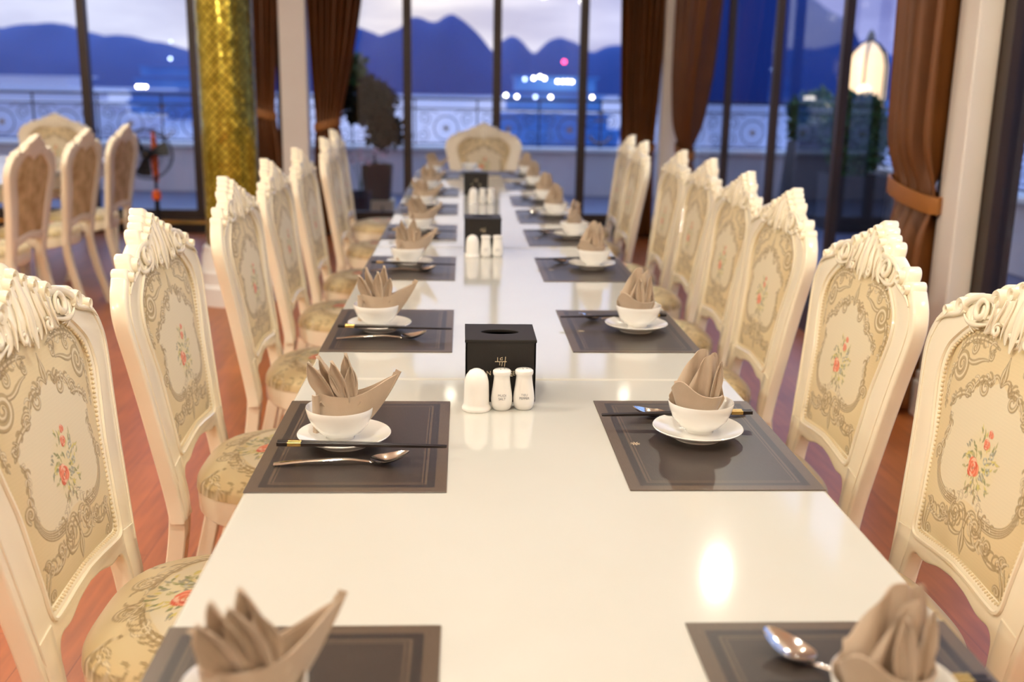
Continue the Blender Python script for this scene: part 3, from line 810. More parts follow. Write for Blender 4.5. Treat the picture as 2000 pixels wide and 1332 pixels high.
def setting(side, ynear, where, pc=None, nap=0, nrot=0, srot=0, soff=(0, 0), dx=0, mrot=0, tail=None):
    yc = ynear+.228; L = side == 'L'; xc = (-.170 if L else .402)+dx
    mat = matL if L else matR; rot = 0 if L else PI
    inst(mat, (xc, yc, TZ), mrot, 'dark brown placemat '+where, 'placemat', 'placemats on the long table')
    px, py = pc or ((-.186, yc+.005) if L else (.425, yc+.015))
    z = TZ+.0016
    inst(plate0, (px, py, z), 0, 'white saucer under a bowl '+where, 'saucer', 'white saucers')
    bz = z+.0078
    bx = px-.008 if L else px+.006
    inst(bowl0, (bx, py+.012, bz), 0, 'white bowl holding a napkin '+where, 'bowl', 'white bowls')
    sgn = 1 if L else -1
    src = (napL if L else napR)[nap % (3 if L else 2)]
    inst(src, (bx, py+.012, bz+.050), nrot, 'taupe '+('flower-folded' if L else 'fan-folded')+' napkin '+where, 'napkin', 'folded taupe napkins')
    cy_ = py-.063*sgn
    for k in (0, 1):
        c = inst(chop0, ((xc+.012*1) if L else xc-.018, cy_-(.0070*k)*sgn, z+.0188), rot+(.02 if k else -.01), ('black chopstick, '+('nearer' if k == 0 else 'farther from')+' the bowl, '+where), 'chopstick', 'black chopsticks resting on saucers')
        c.rotation_euler = (0, math.radians(1.0), rot+(.012 if k else -.004))
    inst(spoon0, ((xc-.018 if L else xc+.005)+soff[0], py-.098*sgn+soff[1], z), rot+.06+srot, 'steel spoon '+where, 'spoon', 'steel spoons')
Lp = [(.596, 'in the lower left corner, cut by the bottom edge', dict(nap=0, nrot=.55, pc=(-.185, .83))),
      (1.442, 'at the sharp left place level with the near shakers', dict(nap=1, pc=(-.194, 1.655))),
      (2.274, 'at the left place just beyond the near tissue box', dict(nap=2, nrot=-.1, pc=(-.200, 2.49))),
      (3.165, 'at the left place beside the middle shakers', dict(nap=2, nrot=.25, pc=(-.172, 3.41))),
      (4.03, 'at the left place just beyond the middle tissue box', dict(nap=0, nrot=.3, pc=(-.17, 4.2))),
      (4.85, 'at the left place third from the far end', dict(nap=1, nrot=-.2)),
      (5.68, 'at the left place second from the far end', dict(nap=2, nrot=.1)),
      (6.78, 'at the left place nearest the far head chair', dict(nap=0))]
for y, w, kw in Lp: setting('L', y, w, **kw)
Rp = [(.597, 'in the lower right corner, cut by the bottom edge', dict(nap=0, srot=-.95, soff=(-.01, .0), pc=(.392, .825))),
      (1.448, 'at the sharp right place level with the near shakers', dict(nap=1, pc=(.407, 1.69), soff=(.012, .02))),
      (2.28, 'at the right place just beyond the near tissue box', dict(nap=0, pc=(.432, 2.50), soff=(0, .02))),
      (3.16, 'at the right place beside the middle shakers', dict(nap=0, nrot=.15, pc=(.432, 3.41))),
      (3.895, 'at the right place just beyond the middle tissue box', dict(nap=1, nrot=1.2, pc=(.44, 4.12))),
      (4.56, 'at the right place fourth from the far end', dict(nap=0, nrot=.4)),
      (5.22, 'at the right place third from the far end', dict(nap=1, nrot=-.3)),
      (6.05, 'at the right place second from the far end', dict(nap=0, nrot=.5)),
      (6.86, 'at the right place nearest the far head chair', dict(nap=1))]
for y, w, kw in Rp: setting('R', y, w, **kw)
# head place
inst(matL, (.10, 7.26, TZ), PI/2, 'dark brown placemat before the far head chair', 'placemat', 'placemats on the long table')
inst(plate0, (.06, 7.25, TZ+.0016), 0, 'round white saucer before the far head chair', 'saucer', 'white saucers')
inst(bowl0, (.05, 7.25, TZ+.0094), 0, 'small empty white bowl before the far head chair', 'bowl', 'white bowls')

# ------------------------------------------------------------------ table centre sets
def tissue_box(y, label):
    o = empty('tissue_box', (.074, y, TZ)); s = .0665; h = .122
    # shell with oval slot
    outer = [(-s, -s), (s, -s), (s, s), (-s, s)]
    slot = [(.038*math.cos(a), .020*math.sin(a)) for a in np.linspace(0, 2*PI, 32, endpoint=False)]
    top = plate2d('lid', [outer, slot], .006, .0012, M['leather'], o)
    for p_ in top.data.polygons: p_.use_smooth = False
    top.rotation_euler = (PI/2, 0, 0); top.location = (0, 0, h-.003)
    me = top.data; bm = bmesh.new()
    for a, b, c, d in ((-s, s, -s, -s+.004), (-s, s, s-.004, s), (-s, -s+.004, -s, s), (s-.004, s, -s, s)): box(bm, a, b, c, d, 0, h-.005, .001, 1)
    frombm('box_body', bm, M['leather'], o)
    bm = bmesh.new(); box(bm, -s+.004, s-.004, -s+.004, s-.004, .0, .004); frombm('box_floor', bm, M['leather'], o)
    text_mesh('lettering', 'N', .012, M['foil'], o, (-.0225, -s-.0004, .053), (PI/2, 0, 0)); text_mesh('lettering', 'SE', .012, M['foil'], o, (.0225, -s-.0004, .053), (PI/2, 0, 0))
    bm = bmesh.new(); yy = -s-.0006
    for P in (((-.011, yy, .0795), (.011, yy, .0795)), ((-.006, yy, .088), (-.006, yy, .0795)), ((.009, yy, .089), (.007, yy, .070)), ((.003, yy, .0785), (.002, yy, .071)), ((-.002, yy, .0785), (-.002, yy, .0725)), ((-.001, yy, .086), (.003, yy, .088), (.003, yy, .083), (-.001, yy, .083), (-.001, yy, .086)), ((.018, yy, .0515), (.023, yy, .0515))):
        sweep(bm, P, .0007, 6, ref=(.3, 0, .9))
    frombm('emblem', bm, M['foil'], o)
    tag(o, label, 'tissue box', 'dark tissue boxes')
tissue_box(1.965, 'square dark brown tissue box with gold emblem, nearest the camera')
tissue_box(3.80, 'square dark brown tissue box in the middle of the table')
tissue_box(5.83, 'small blurred dark tissue box near the head of the table')
def mk_dome():
    o = empty('toothpick_holder'); bm = bmesh.new()
    lathe(bm, [(0, 0), (.0265, 0), (.0278, .003), (.0268, .006), (.0245, .010), (.0238, .014), (.0232, .045), (.0225, .055), (.0195, .066), (.013, .0745), (.006, .078), (0, .079)], 40)
    frombm('holder_body', bm, M['china'], o)
    return o
def mk_shaker(t1, t2, name):
    o = empty(name); bm = bmesh.new()
    lathe(bm, [(0, 0), (.0150, 0), (.0178, .003), (.0196, .010), (.0200, .020), (.0188, .032), (.0168, .045), (.0152, .058), (.0150, .064), (.0165, .0665), (.0172, .070), (.0168, .0735), (.0145, .0755), (0, .0772)], 40)
    frombm('shaker_body', bm, M['china'], o)
    bm = bmesh.new()
    for i in range(3): lathe(bm, [(.0009, .0764), (.0009, .0772), (0, .0772)], 8, (.005*math.cos(i*2.1), .005*math.sin(i*2.1), 0))
    frombm('pour_hole', bm, M['blackp'], o)
    a = text_mesh('lettering', t1+'\n'+t2, .0062, M['ink'], o, (0, -.0197, .0285), (PI/2-.05, 0, 0))
    for v in a.data.vertices:
        x = v.co.x; z = .0285+v.co.y; r = np.interp(z, [.010, .020, .032, .045], [.0197, .0201, .0189, .0169]); v.co.x = r*math.sin(x/r); v.co.z += -(r*math.cos(x/r)-.0195)*-1
    return o
dome0 = mk_dome(); sA = mk_shaker('MUOI', 'SALT', 'salt_shaker'); sB = mk_shaker('TIEU', 'PEPPER', 'pepper_shaker')
for y, x, w in ((1.853, .028, 'in front of the nearest tissue box'), (3.63, .036, 'in front of the middle tissue box'), (5.35, .056, 'in front of the far tissue box')):
    inst(dome0, (x, y, TZ), 0, 'domed white toothpick holder '+w, 'toothpick holder', 'white toothpick holders')
    inst(sA, (x+.047, y+.004, TZ), 0, 'white salt shaker '+w+', beside the domed holder', 'shaker', 'white salt shakers')
    inst(sB, (x+.0885, y+.008, TZ), 0, 'white pepper shaker '+w+', rightmost of its set', 'shaker', 'white pepper shakers')

# ------------------------------------------------------------------ room shell
def floor_mat():
    m, t, b = newmat('reddish_wood_floor')
    tcn = N(t, 'ShaderNodeTexCoord'); mpn = N(t, 'ShaderNodeMapping'); mpn.inputs['Rotation'].default_value = (0, 0, PI/2)
    t.links.new(tcn.outputs['Object'], mpn.inputs[0])
    br = N(t, 'ShaderNodeTexBrick'); br.offset = .37
    for k, v in (('Scale', 1.0), ('Mortar Size', .0012), ('Brick Width', 1.2), ('Row Height', .13)): br.inputs[k].default_value = v
    br.inputs['Color1'].default_value = (*srgb(178, 106, 56), 1); br.inputs['Color2'].default_value = (*srgb(160, 90, 44), 1); br.inputs['Mortar'].default_value = (*srgb(120, 66, 38), 1)
    t.links.new(mpn.outputs[0], br.inputs[0])
    mp2 = N(t, 'ShaderNodeMapping'); mp2.inputs['Scale'].default_value = (22, 2.2, 1); t.links.new(tcn.outputs['Object'], mp2.inputs[0])
    n = N(t, 'ShaderNodeTexNoise', i_Scale=2, i_Detail=6); t.links.new(mp2.outputs[0], n.inputs[0])
    r = ramp(t, [(.3, (.72, .68, .66)), (.7, (1.15, 1.12, 1.1))]); t.links.new(n.outputs[0], r.inputs[0])
    mi = N(t, 'ShaderNodeMix', data_type='RGBA', blend_type='MULTIPLY'); mi.inputs[0].default_value = .8
    t.links.new(br.outputs[0], mi.inputs[6]); t.links.new(r.outputs[0], mi.inputs[7]); t.links.new(mi.outputs[2], b.inputs['Base Color'])
    b.inputs['Roughness'].default_value = .36
    return m
def sbox(name, mat, *a, bev=0, parent=None):
    bm = bmesh.new(); box(bm, *a, bev=bev) if bev else box(bm, *a)
    o = frombm(name, bm, mat, parent, smooth=False)
    if not parent: struct(o)
    return o
sbox('floor', floor_mat(), -7.2, 2.12, -3.2, 9.78, -.1, 0)
sbox('ceiling', M['ceiling'], -7.2, 2.3, -3.2, 9.8, 3.0, 3.1)
sbox('wall_back', M['plaster'], -7.2, 2.3, -3.3, -3.2, 0, 3.0)
sbox('wall_left', M['plaster'], -7.3, -7.2, -3.3, 9.8, 0, 3.0)
sbox('wall_right', M['plaster'], 2.06, 2.2, -3.2, 1.2, 0, 3.0)
def glass_mat():
    m = bpy.data.materials.new('clear_window_glass'); m.use_nodes = True; t = m.node_tree; t.nodes.clear()
    tr = N(t, 'ShaderNodeBsdfTransparent'); tr.inputs[0].default_value = (.94, .96, 1, 1)
    gl = N(t, 'ShaderNodeBsdfGlossy'); gl.inputs['Roughness'].default_value = .02
    lw = N(t, 'ShaderNodeLayerWeight'); lw.inputs[0].default_value = .5; pw = N(t, 'ShaderNodeMath', operation='POWER'); pw.inputs[1].default_value = 5; t.links.new(lw.outputs['Facing'], pw.inputs[0]); fr = N(t, 'ShaderNodeMath', operation='MULTIPLY_ADD'); fr.inputs[1].default_value = .6; fr.inputs[2].default_value = .025; t.links.new(pw.outputs[0], fr.inputs[0]); mx_ = N(t, 'ShaderNodeMixShader'); ou = N(t, 'ShaderNodeOutputMaterial')
    t.links.new(fr.outputs[0], mx_.inputs[0]); t.links.new(tr.outputs[0], mx_.inputs[1]); t.links.new(gl.outputs[0], mx_.inputs[2]); t.links.new(mx_.outputs[0], ou.inputs[0])
    return m
M['glass'] = glass_mat()
wn = [0]
def window_far(x0, x1):
    wn[0] += 1; w = empty('window_%d' % wn[0], (0, 0, 0)); struct(w)
    bm = bmesh.new(); y = 9.7
    box(bm, x0+.0005, x0+.038, y-.05, y+.03, .12, 2.98); box(bm, x1-.038, x1-.0005, y-.05, y+.03, .12, 2.98)
    box(bm, x0+.037, x1-.037, y-.045, y+.025, .121, .20); box(bm, x0+.037, x1-.037, y-.045, y+.025, 2.9, 2.979)
    frombm('window_frame', bm, M['bronze'], w, smooth=False)
    bm = bmesh.new(); box(bm, x0+.03, x1-.03, y-.006, y, .19, 2.92); frombm('pane', bm, M['glass'], w, smooth=False)
def window_right(y0, y1):
    wn[0] += 1; w = empty('window_%d' % wn[0], (0, 0, 0)); struct(w); x = 2.06
    bm = bmesh.new()
    box(bm, x-.034, x+.014, y0+.0005, y0+.028, .16, 2.98); box(bm, x-.034, x+.014, y1-.028, y1-.0005, .16, 2.98)
    box(bm, x-.030, x+.011, y0+.027, y1-.027, .161, .24); box(bm, x-.030, x+.011, y0+.027, y1-.027, 2.9, 2.979)
    frombm('window_frame', bm, M['bronze'], w, smooth=False)
    bm = bmesh.new(); box(bm, x, x+.006, y0+.03, y1-.03, .23, 2.92); frombm('pane', bm, M['glass'], w, smooth=False)
FX = [-6.2, -5.24, -4.29, -3.34, -2.385]
for a, b in zip(FX, FX[1:]): window_far(a, b)
window_far(-2.385, -1.62)
for a, b in ((-1.33, -.50), (-.50, .305), (.305, 1.085), (1.085, 1.85)): window_far(a, b)
RY = [9.45, 8.2, 6.95, 5.70, 4.36]
for a, b in zip(RY, RY[1:]): window_right(b, a)
for a, b in ((3.935, 3.0), (3.0, 2.1), (2.1, 1.2)): window_right(b, a)
sbox('trim_1', M['blackwood'], -7.2, 2.1, 9.55, 9.78, 0, .12)
sbox('trim_2', M['blackwood'], 1.97, 2.14, 1.2, 9.55, 0, .16)
sbox('trim_3', M['brass'], -7.2, -1.65, 9.545, 9.57, .085, .115)
def post(name, x0, x1, y0, y1):
    p = sbox(name, M['plaster'], x0, x1, y0, y1, 0, 3.0, bev=.006)
    bm = bmesh.new(); box(bm, x0-.02, x1+.02, y0-.02, y1+.02, 0, .16, .01); box(bm, x0-.01, x1+.01, y0-.01, y1+.01, .16, .20, .01)
    frombm('post_base', bm, M['white_paint'], p, smooth=False)
post('trim_4', -1.59, -1.36, 9.42, 9.6)
post('trim_5', 1.77, 2.0, 9.40, 9.6)
post('trim_6', 1.95, 2.045, 4.03, 4.20)

# gold mosaic column
def mosaic():
    m, t, b = newmat('gold_mosaic')
    uv = N(t, 'ShaderNodeUVMap'); sp_ = N(t, 'ShaderNodeSeparateXYZ'); t.links.new(uv.outputs[0], sp_.inputs[0])
    def mm(op, a, bb=None, v=None):
        n = N(t, 'ShaderNodeMath', operation=op)
        t.links.new(a, n.inputs[0])
        if bb is not None: t.links.new(bb, n.inputs[1])
        elif v is not None: n.inputs[1].default_value = v
        return n.outputs[0]
    a = mm('MULTIPLY', mm('ADD', sp_.outputs[0], sp_.outputs[1]), v=21); bb = mm('MULTIPLY', mm('SUBTRACT', sp_.outputs[0], sp_.outputs[1]), v=21)
    fa, fb = mm('FRACT', a), mm('FRACT', bb)
    da = mm('ABSOLUTE', mm('SUBTRACT', fa, v=.5)); db = mm('ABSOLUTE', mm('SUBTRACT', fb, v=.5)); line = mm('GREATER_THAN', mm('MAXIMUM', da, db), v=.43)
    cb = N(t, 'ShaderNodeCombineXYZ'); t.links.new(mm('FLOOR', a), cb.inputs[0]); t.links.new(mm('FLOOR', bb), cb.inputs[1])
    wn_ = N(t, 'ShaderNodeTexWhiteNoise'); t.links.new(cb.outputs[0], wn_.inputs[0])
    mi = N(t, 'ShaderNodeMix', data_type='RGBA'); mi.inputs[6].default_value = (*srgb(206, 188, 76), 1); mi.inputs[7].default_value = (*srgb(156, 140, 44), 1); t.links.new(wn_.outputs[0], mi.inputs[0])
    m2 = N(t, 'ShaderNodeMix', data_type='RGBA'); m2.inputs[7].default_value = (*srgb(84, 66, 24), 1); t.links.new(line, m2.inputs[0]); t.links.new(mi.outputs[2], m2.inputs[6]); t.links.new(m2.outputs[2], b.inputs['Base Color'])
    geo = N(t, 'ShaderNodeNewGeometry'); vm = N(t, 'ShaderNodeVectorMath', operation='SUBTRACT'); vm.inputs[1].default_value = (.5, .5, .5); t.links.new(wn_.outputs[1], vm.inputs[0])
    vs = N(t, 'ShaderNodeVectorMath', operation='SCALE'); vs.inputs[3].default_value = .10; t.links.new(vm.outputs[0], vs.inputs[0])
    va = N(t, 'ShaderNodeVectorMath', operation='ADD'); t.links.new(geo.outputs['Normal'], va.inputs[0]); t.links.new(vs.outputs[0], va.inputs[1])
    vn = N(t, 'ShaderNodeVectorMath', operation='NORMALIZE'); t.links.new(va.outputs[0], vn.inputs[0]); t.links.new(vn.outputs[0], b.inputs['Normal'])
    b.inputs['Metallic'].default_value = .75; b.inputs['Roughness'].default_value = .17
    return m
gc = empty('gold_column', (-1.425, 6.55, 0)); tag(gc, 'round column covered in gold diamond mosaic on a white stepped foot', 'column')
bm = bmesh.new(); R_ = .168; n = 96; uvl = bm.loops.layers.uv.new('UVMap')
lo = [bm.verts.new((R_*math.cos(2*PI*i/n), R_*math.sin(2*PI*i/n), .34)) for i in range(n)]; hi = [bm.verts.new((v.co.x, v.co.y, 3.0)) for v in lo]
for i in range(n):
    f = bm.faces.new((lo[i], lo[(i+1) % n], hi[(i+1) % n], hi[i]))
    for lp_, (q, z) in zip(f.loops, ((i, .34), (i+1, .34), (i+1, 3.0), (i, 3.0))): lp_[uvl].uv = (q/n*1.0667, z)
o = frombm('mosaic_shaft', bm, mosaic(), gc)
bm = bmesh.new(); lathe(bm, [(.0, .36), (.175, .36), (.190, .345), (.190, .32), (.20, .30), (.205, .22), (.225, .20), (.225, .13), (.245, .11), (.245, 0), (0, 0)], 8 if False else 48)
frombm('column_foot', bm, M['white_paint'], gc)

# curtains
def curtain(name_label, ax, w_top, w_tie, w_bot, ztie, depth0, pleats, zt=2.95, zb=.03, side=1, amp=.075):
    """ax: (origin, along, out): pleated fabric; w_* = (a, b) extents along"""
    O, A, B = map(Vector, ax); c = empty('curtain', O)
    def ext(z):
        if z > ztie: k = (z-ztie)/(zt-ztie); k = 1-(1-k)**1.7; return [w_tie[i]+(w_top[i]-w_tie[i])*k for i in (0, 1)]
        k = min(1, (ztie-z)/.5); k = k**.7; return [w_tie[i]+(w_bot[i]-w_tie[i])*k for i in (0, 1)]
    zs = np.linspace(zb, zt, 60); nc = pleats*12; V = []; Fc = []
    for z in zs:
        a, b = ext(z); w = abs(b-a)
        for j in range(nc+1):
            k = j/nc; am = min(amp, w/pleats*.75)*(1-.85*math.exp(-((z-ztie)/.14)**2))
            d = am*(math.sin(k*pleats*2*PI+.6*math.sin(k*11+z))+.25*math.sin(k*pleats*4.6*PI+1))
            V.append(A*(a+(b-a)*k)+B*(depth0+d)+Vector((0, 0, z)))
    for i in range(len(zs)-1):
        for j in range(nc):
            p = i*(nc+1)+j; Fc.append((p, p+1, p+nc+2, p+nc+1))
    o = fromlists('curtain_cloth', V, Fc, M['curtain'], c, auto=False)
    md = o.modifiers.new('s', 'SOLIDIFY'); md.thickness = .004
    bm = bmesh.new(); a, b = w_tie; m_ = (a+b)/2; r = abs(b-a)/2+.012
    P = []
    for i in range(24):
        t = 2*PI*i/24; P.append(A*(m_+r*math.cos(t))+B*(depth0+.06*math.sin(t))+Vector((0, 0, ztie+.03*math.cos(t)*side)))
    sweep(bm, P, [(.006, .035)]*24, 8, ref=(0, 0, 1), closed=True, sec=SQ)
    q = frombm('tieback', bm, M['curtain_tie'], c); q['label'] = 'amber fabric tieback'
    tag(c, name_label, 'curtain', 'brown curtains')
Xd, Yd = (1, 0, 0), (0, 1, 0)
curtain('narrow brown curtain behind the gold column, left of the beige post', ((0, 9.5, 0), Xd, (0, -1, 0)), (-1.95, -1.58), (-1.90, -1.66), (-1.92, -1.60), 1.08, .02, 7, side=-1)
curtain('brown curtain right of the left beige post, drawn in to its tieback', ((0, 9.5, 0), Xd, (0, -1, 0)), (-1.37, -.80), (-1.30, -1.10), (-1.33, -1.02), .99, .02, 8)
curtain('brown curtain left of the corner post on the far wall', ((0, 9.5, 0), Xd, (0, -1, 0)), (1.36, 1.80), (1.42, 1.72), (1.40, 1.74), .80, .02, 8)
curtain('brown curtain on the right wall just beyond the corner post', ((1.93, 0, 0), Yd, (-1, 0, 0)), (8.05, 9.4), (8.75, 9.3), (8.7, 9.35), .83, .02, 9)
curtain('large brown curtain tied back at right, between the window and the thick cream post', ((1.93, 0, 0), Yd, (-1, 0, 0)), (4.16, 4.72), (4.17, 4.62), (4.18, 4.50), .93, .0, 4, amp=.075)
sbox('trim_9', M['bronze'], 2.047, 2.14, 3.94, 4.33, 0, 3.0)

# pedestal fan inside by the left window
fn = empty('pedestal_fan', (-2.62, 9.1, 0)); tag(fn, 'orange and black pedestal fan by the left window', 'fan')
bm = bmesh.new(); lathe(bm, [(0, 0), (.17, 0), (.17, .02), (.10, .035), (.03, .05), (0, .05)], 32); frombm('fan_base', bm, M['blackp'], fn)
bm = bmesh.new(); sweep(bm, [(0, 0, .04), (0, 0, .40)], .022, 12); sweep(bm, [(0, 0, .40), (0, 0, .70)], .012, 12); frombm('pole', bm, M['blackp'], fn)
bm = bmesh.new(); lathe(bm, [(0, .34), (.035, .35), (.04, .39), (.03, .43), (0, .44)], 16); frombm('height_knob', bm, M['orange'], fn)
bm = bmesh.new(); sweep(bm, [(0, .02, .50), (0, .0, .68), (0, .02, .80), (-.02, .06, .92)], [.022, .034, .03, .012], 10, ref=(0, 1, 0)); frombm('motor_housing', bm, M['orange'], fn)
bm = bmesh.new(); FC = Vector((-.03, -.10, .74))
for rr_, dd in ((.21, 0), (.205, .05), (.205, -.05), (.14, -.07), (.08, -.08)):
    sweep(bm, [FC+Vector((rr_*math.cos(t), dd, rr_*math.sin(t))) for t in np.linspace(0, 2*PI, 40, endpoint=False)], .0045 if dd == 0 else .0028, 6, ref=(0, 1, 0), closed=True)
for i in range(28):
    t = 2*PI*i/28; e = Vector((math.cos(t), 0, math.sin(t)))
    sweep(bm, [FC+e*.03+Vector((0, -.085, 0)), FC+e*.14+Vector((0, -.072, 0)), FC+e*.2+Vector((0, -.05, 0)), FC+e*.21, FC+e*.2+Vector((0, .05, 0)), FC+e*.05+Vector((0, .07, 0))], .0016, 4, ref=(0, 1, 0))
frombm('fan_cage', bm, M['blackp'], fn)
bm = bmesh.new(); g = bmesh.ops.create_uvsphere(bm, u_segments=16, v_segments=10, radius=.05)
for v in g['verts']: v.co = FC+v.co
frombm('hub', bm, M['blackp'], fn)
for k in range(3):
    G = []
    for i in range(8):
        rr_ = .04+.145*i/7; row = []
        for j in range(7):
            a = 2*PI*k/3+.3+(j-3)/3*(.45-.1*i/7); row.append((FC.x+rr_*math.cos(a), FC.y+.018*(j-3)/3, FC.z+rr_*math.sin(a)))
        G.append(row)
    cloth_grid('blade', G, M['blackp'], fn, .002)

# ------------------------------------------------------------------ outside deck
o = sbox('trim_7', M['deck'], -12, 4.6, 9.8, 13.5, -.12, -.005); o['label'] = 'grey outdoor deck'
o = sbox('trim_8', M['deck'], 2.22, 4.6, -3, 9.8, -.12, -.005)
def parapet(name, *a, cap):
    p = sbox(name, M['parapet'], *a); bm = bmesh.new(); box(bm, *cap, bev=.01); frombm('coping', bm, M['white_paint'], p, smooth=False)
parapet('wall_deck_far', -12, 4.4, 13.3, 13.45, 0, .55, cap=(-12, 4.4, 13.24, 13.5, .55, .60))
parapet('wall_deck_right', 4.25, 4.4, -3, 13.3, 0, .55, cap=(4.19, 4.46, -3, 13.3, .55, .60))
def railing(O, A, L, lab, anchors):
    O, A = Vector(O), Vector(A); r = empty('railing', O); step = .78; n = int(L/step); Zv = Vector((0, 0, 1))
    nrm = A.cross(Zv)
    bm = bmesh.new(); sweep(bm, [A*0+Zv*.58, A*L+Zv*.58], [(.028, .014)]*2, sec=SQ); frombm('handrail', bm, M['iron'], r)
    bm = bmesh.new(); sweep(bm, [A*0+Zv*.46, A*L+Zv*.46], .009, sec=SQ); sweep(bm, [A*0+Zv*.03, A*L+Zv*.03], .009, sec=SQ); frombm('crossbar', bm, M['iron'], r)
    def pl(x, z): return A*x+Zv*z
    for i in range(n):
        x0 = step*(i+.5)
        bm = bmesh.new(); sweep(bm, [pl(x0-step/2, 0), pl(x0-step/2, .58)], .010, sec=SQ); frombm('baluster', bm, M['iron'], r)
        bm = bmesh.new()
        sweep(bm, [pl(x0+.15*math.cos(t), .22+.15*math.sin(t)) for t in np.linspace(0, 2*PI, 26, endpoint=False)], .0065, 6, ref=nrm, closed=True)
        for sg in (1, -1):
            for q in (spir(x0+sg*.29, .13, .085, .02, PI/2*(1+sg)+PI/2, sg*1.4, 22), spir(x0+sg*.27, .34, .085, .02, -PI/2, -sg*1.4, 22)):
                sweep(bm, [pl(a, b) for a, b in q], .0055, 5, ref=nrm)
            P = bez((x0+sg*.1, .40), (x0+sg*.2, .48), (x0+sg*.25, .38), (x0+sg*.36, .44), 12); sweep(bm, [pl(a, b) for a, b in P], .005, 5, ref=nrm)
        frombm('scrollwork', bm, M['iron'], r)
        bm = bmesh.new()
        if i in anchors:
            sweep(bm, [pl(x0+.39, .06), pl(x0+.39, .40)], .011, 8, ref=nrm)
            sweep(bm, [pl(a, b) for a, b in spir(x0+.39, .20, .14, .14, PI*1.12, .38, 16)], .012, 8, ref=nrm)
            sweep(bm, [pl(x0+.32, .34), pl(x0+.46, .34)], .009, 8, ref=nrm)
            sweep(bm, [pl(x0+.39+.03*math.cos(t), .43+.03*math.sin(t)) for t in np.linspace(0, 2*PI, 12, endpoint=False)], .007, 6, ref=nrm, closed=True)
        for k in range(6):
            a = k*PI/3; sweep(bm, [pl(x0, .22), pl(x0+.05*math.cos(a), .22+.05*math.sin(a))], [.012, .004], 6, ref=nrm)
        q = frombm('gilt_ornament', bm, M['goldpaint'], r); q['label'] = 'gilt rosette or anchor on the railing'
    tag(r, lab, 'railing')
railing((-8.4, 13.37, .6), (1, 0, 0), 12.5, 'black wrought iron railing with scrolls along the far side of the deck', (5, 12))
railing((4.32, 0, .6), (0, 1, 0), 13.3, 'black wrought iron railing with scrolls along the right side of the deck', (5, 11))

def foliage(root, c, rx, ry, rz, n, mat, seed, ls=.05, name='foliage'):
    q = random.Random(seed); bm = bmesh.new()
    for _ in range(n):
        while True:
            p = Vector((q.uniform(-1, 1), q.uniform(-1, 1), q.uniform(-1, 1)))
            if p.length <= 1 and p.length > q.uniform(0, .8): break
        p = Vector((c[0]+p.x*rx, c[1]+p.y*ry, c[2]+p.z*rz))
        d = Vector((q.gauss(0, 1), q.gauss(0, 1), q.gauss(.3, 1))).normalized(); s = d.cross(Vector((q.gauss(0, 1), q.gauss(0, 1), q.gauss(0, 1)))).normalized(); l = ls*q.uniform(.7, 1.4); w = l*.32
        nn = d.cross(s)*(.12*l)
        v = [bm.verts.new(x) for x in (p, p+d*l*.5+s*w+nn, p+d*l, p+d*l*.5-s*w+nn, p+d*l*.5-nn)]
        bm.faces.new((v[0], v[1], v[4])); bm.faces.new((v[1], v[2], v[4])); bm.faces.new((v[2], v[3], v[4])); bm.faces.new((v[3], v[0], v[4]))
    me = bpy.data.meshes.new(name); bm.to_mesh(me); bm.free(); return link(name, me, mat, root, False)
def planter(root, r0, r1, h, square=True):
    bm = bmesh.new(); s2 = math.sqrt(2)
    if square:
        P = [(0, 0), (r0*s2, 0), (r1*s2, h), (r1*s2*.9, h), (r1*s2*.88, h-.05), (0, h-.05)]; lathe(bm, P, 4); bmesh.ops.rotate(bm, verts=bm.verts, cent=(0, 0, 0), matrix=Matrix.Rotation(PI/4, 3, 'Z'))
    else: lathe(bm, [(0, 0), (r0, 0), (r1, h), (r1*.9, h), (r1*.88, h-.05), (0, h-.05)], 32)
    frombm('pot', bm, M['pot'], root, smooth=not square)
# dark tree in front of the left opening
pt = empty('potted_tree', (-.88, 10.95, .18)); tag(pt, 'dark rounded potted tree outside the window beside the left curtain', 'plant')
planter(pt, .13, .155, .36)
bm = bmesh.new(); sweep(bm, catmull([(0, 0, .3), (-.03, 0, .45), (.05, 0, .58), (0, 0, .75), (-.02, 0, 1.1)], 6), .014, 8); frombm('trunk', bm, M['darkleaf'], pt)
foliage(pt, (-.10, 0, .98), .27, .25, .22, 900, M['darkleaf'], 2, .09)
foliage(pt, (.08, 0, .68), .17, .17, .16, 500, M['darkleaf'], 3, .08)
foliage(pt, (-.22, 0, 1.28), .10, .1, .18, 260, M['leaf'], 4, .08, 'new_growth')
bx_ = empty('low_cabinet', (-.86, 10.95, 0)); tag(bx_, 'beige block carrying the dark planter outside the window', 'stand')
bm = bmesh.new(); box(bm, -.15, .15, -.15, .15, 0, .18, .006); frombm('cabinet_body', bm, M['box'], bx_, smooth=False)
bm = bmesh.new(); box(bm, .03, .045, -.158, -.148, .05, .12); frombm('slot_handle', bm, M['blackp'], bx_, smooth=False)
fl = empty('orchid', (-1.02, 10.55, 0)); tag(fl, 'pale pink orchid flowers below the dark tree', 'plant')
planter(fl, .09, .11, .30, False)
bm = bmesh.new()
for k in range(4): sweep(bm, catmull([(0, 0, .28), (.03*k-.04, 0, .5), (.10*k-.12, -.02, .70-.03*k), (.15*k-.12, -.03, .66-.04*k)], 5), .004, 6)
frombm('stem', bm, M['leaf'], fl)
for k in range(9):
    bm = bmesh.new(); c = Vector((.075*(k % 6)-.14, -.04, .70-.035*(k % 4)))
    for j in range(5):
        a = 2*PI*j/5; d = Vector((math.cos(a), -.2, math.sin(a))); sweep(bm, [c, c+d*.022, c+d*.04], [(.004, .002), (.016, .003), (.003, .001)], 8, ref=(0, 1, 0))
    frombm('blossom', bm, M['petal'], fl)
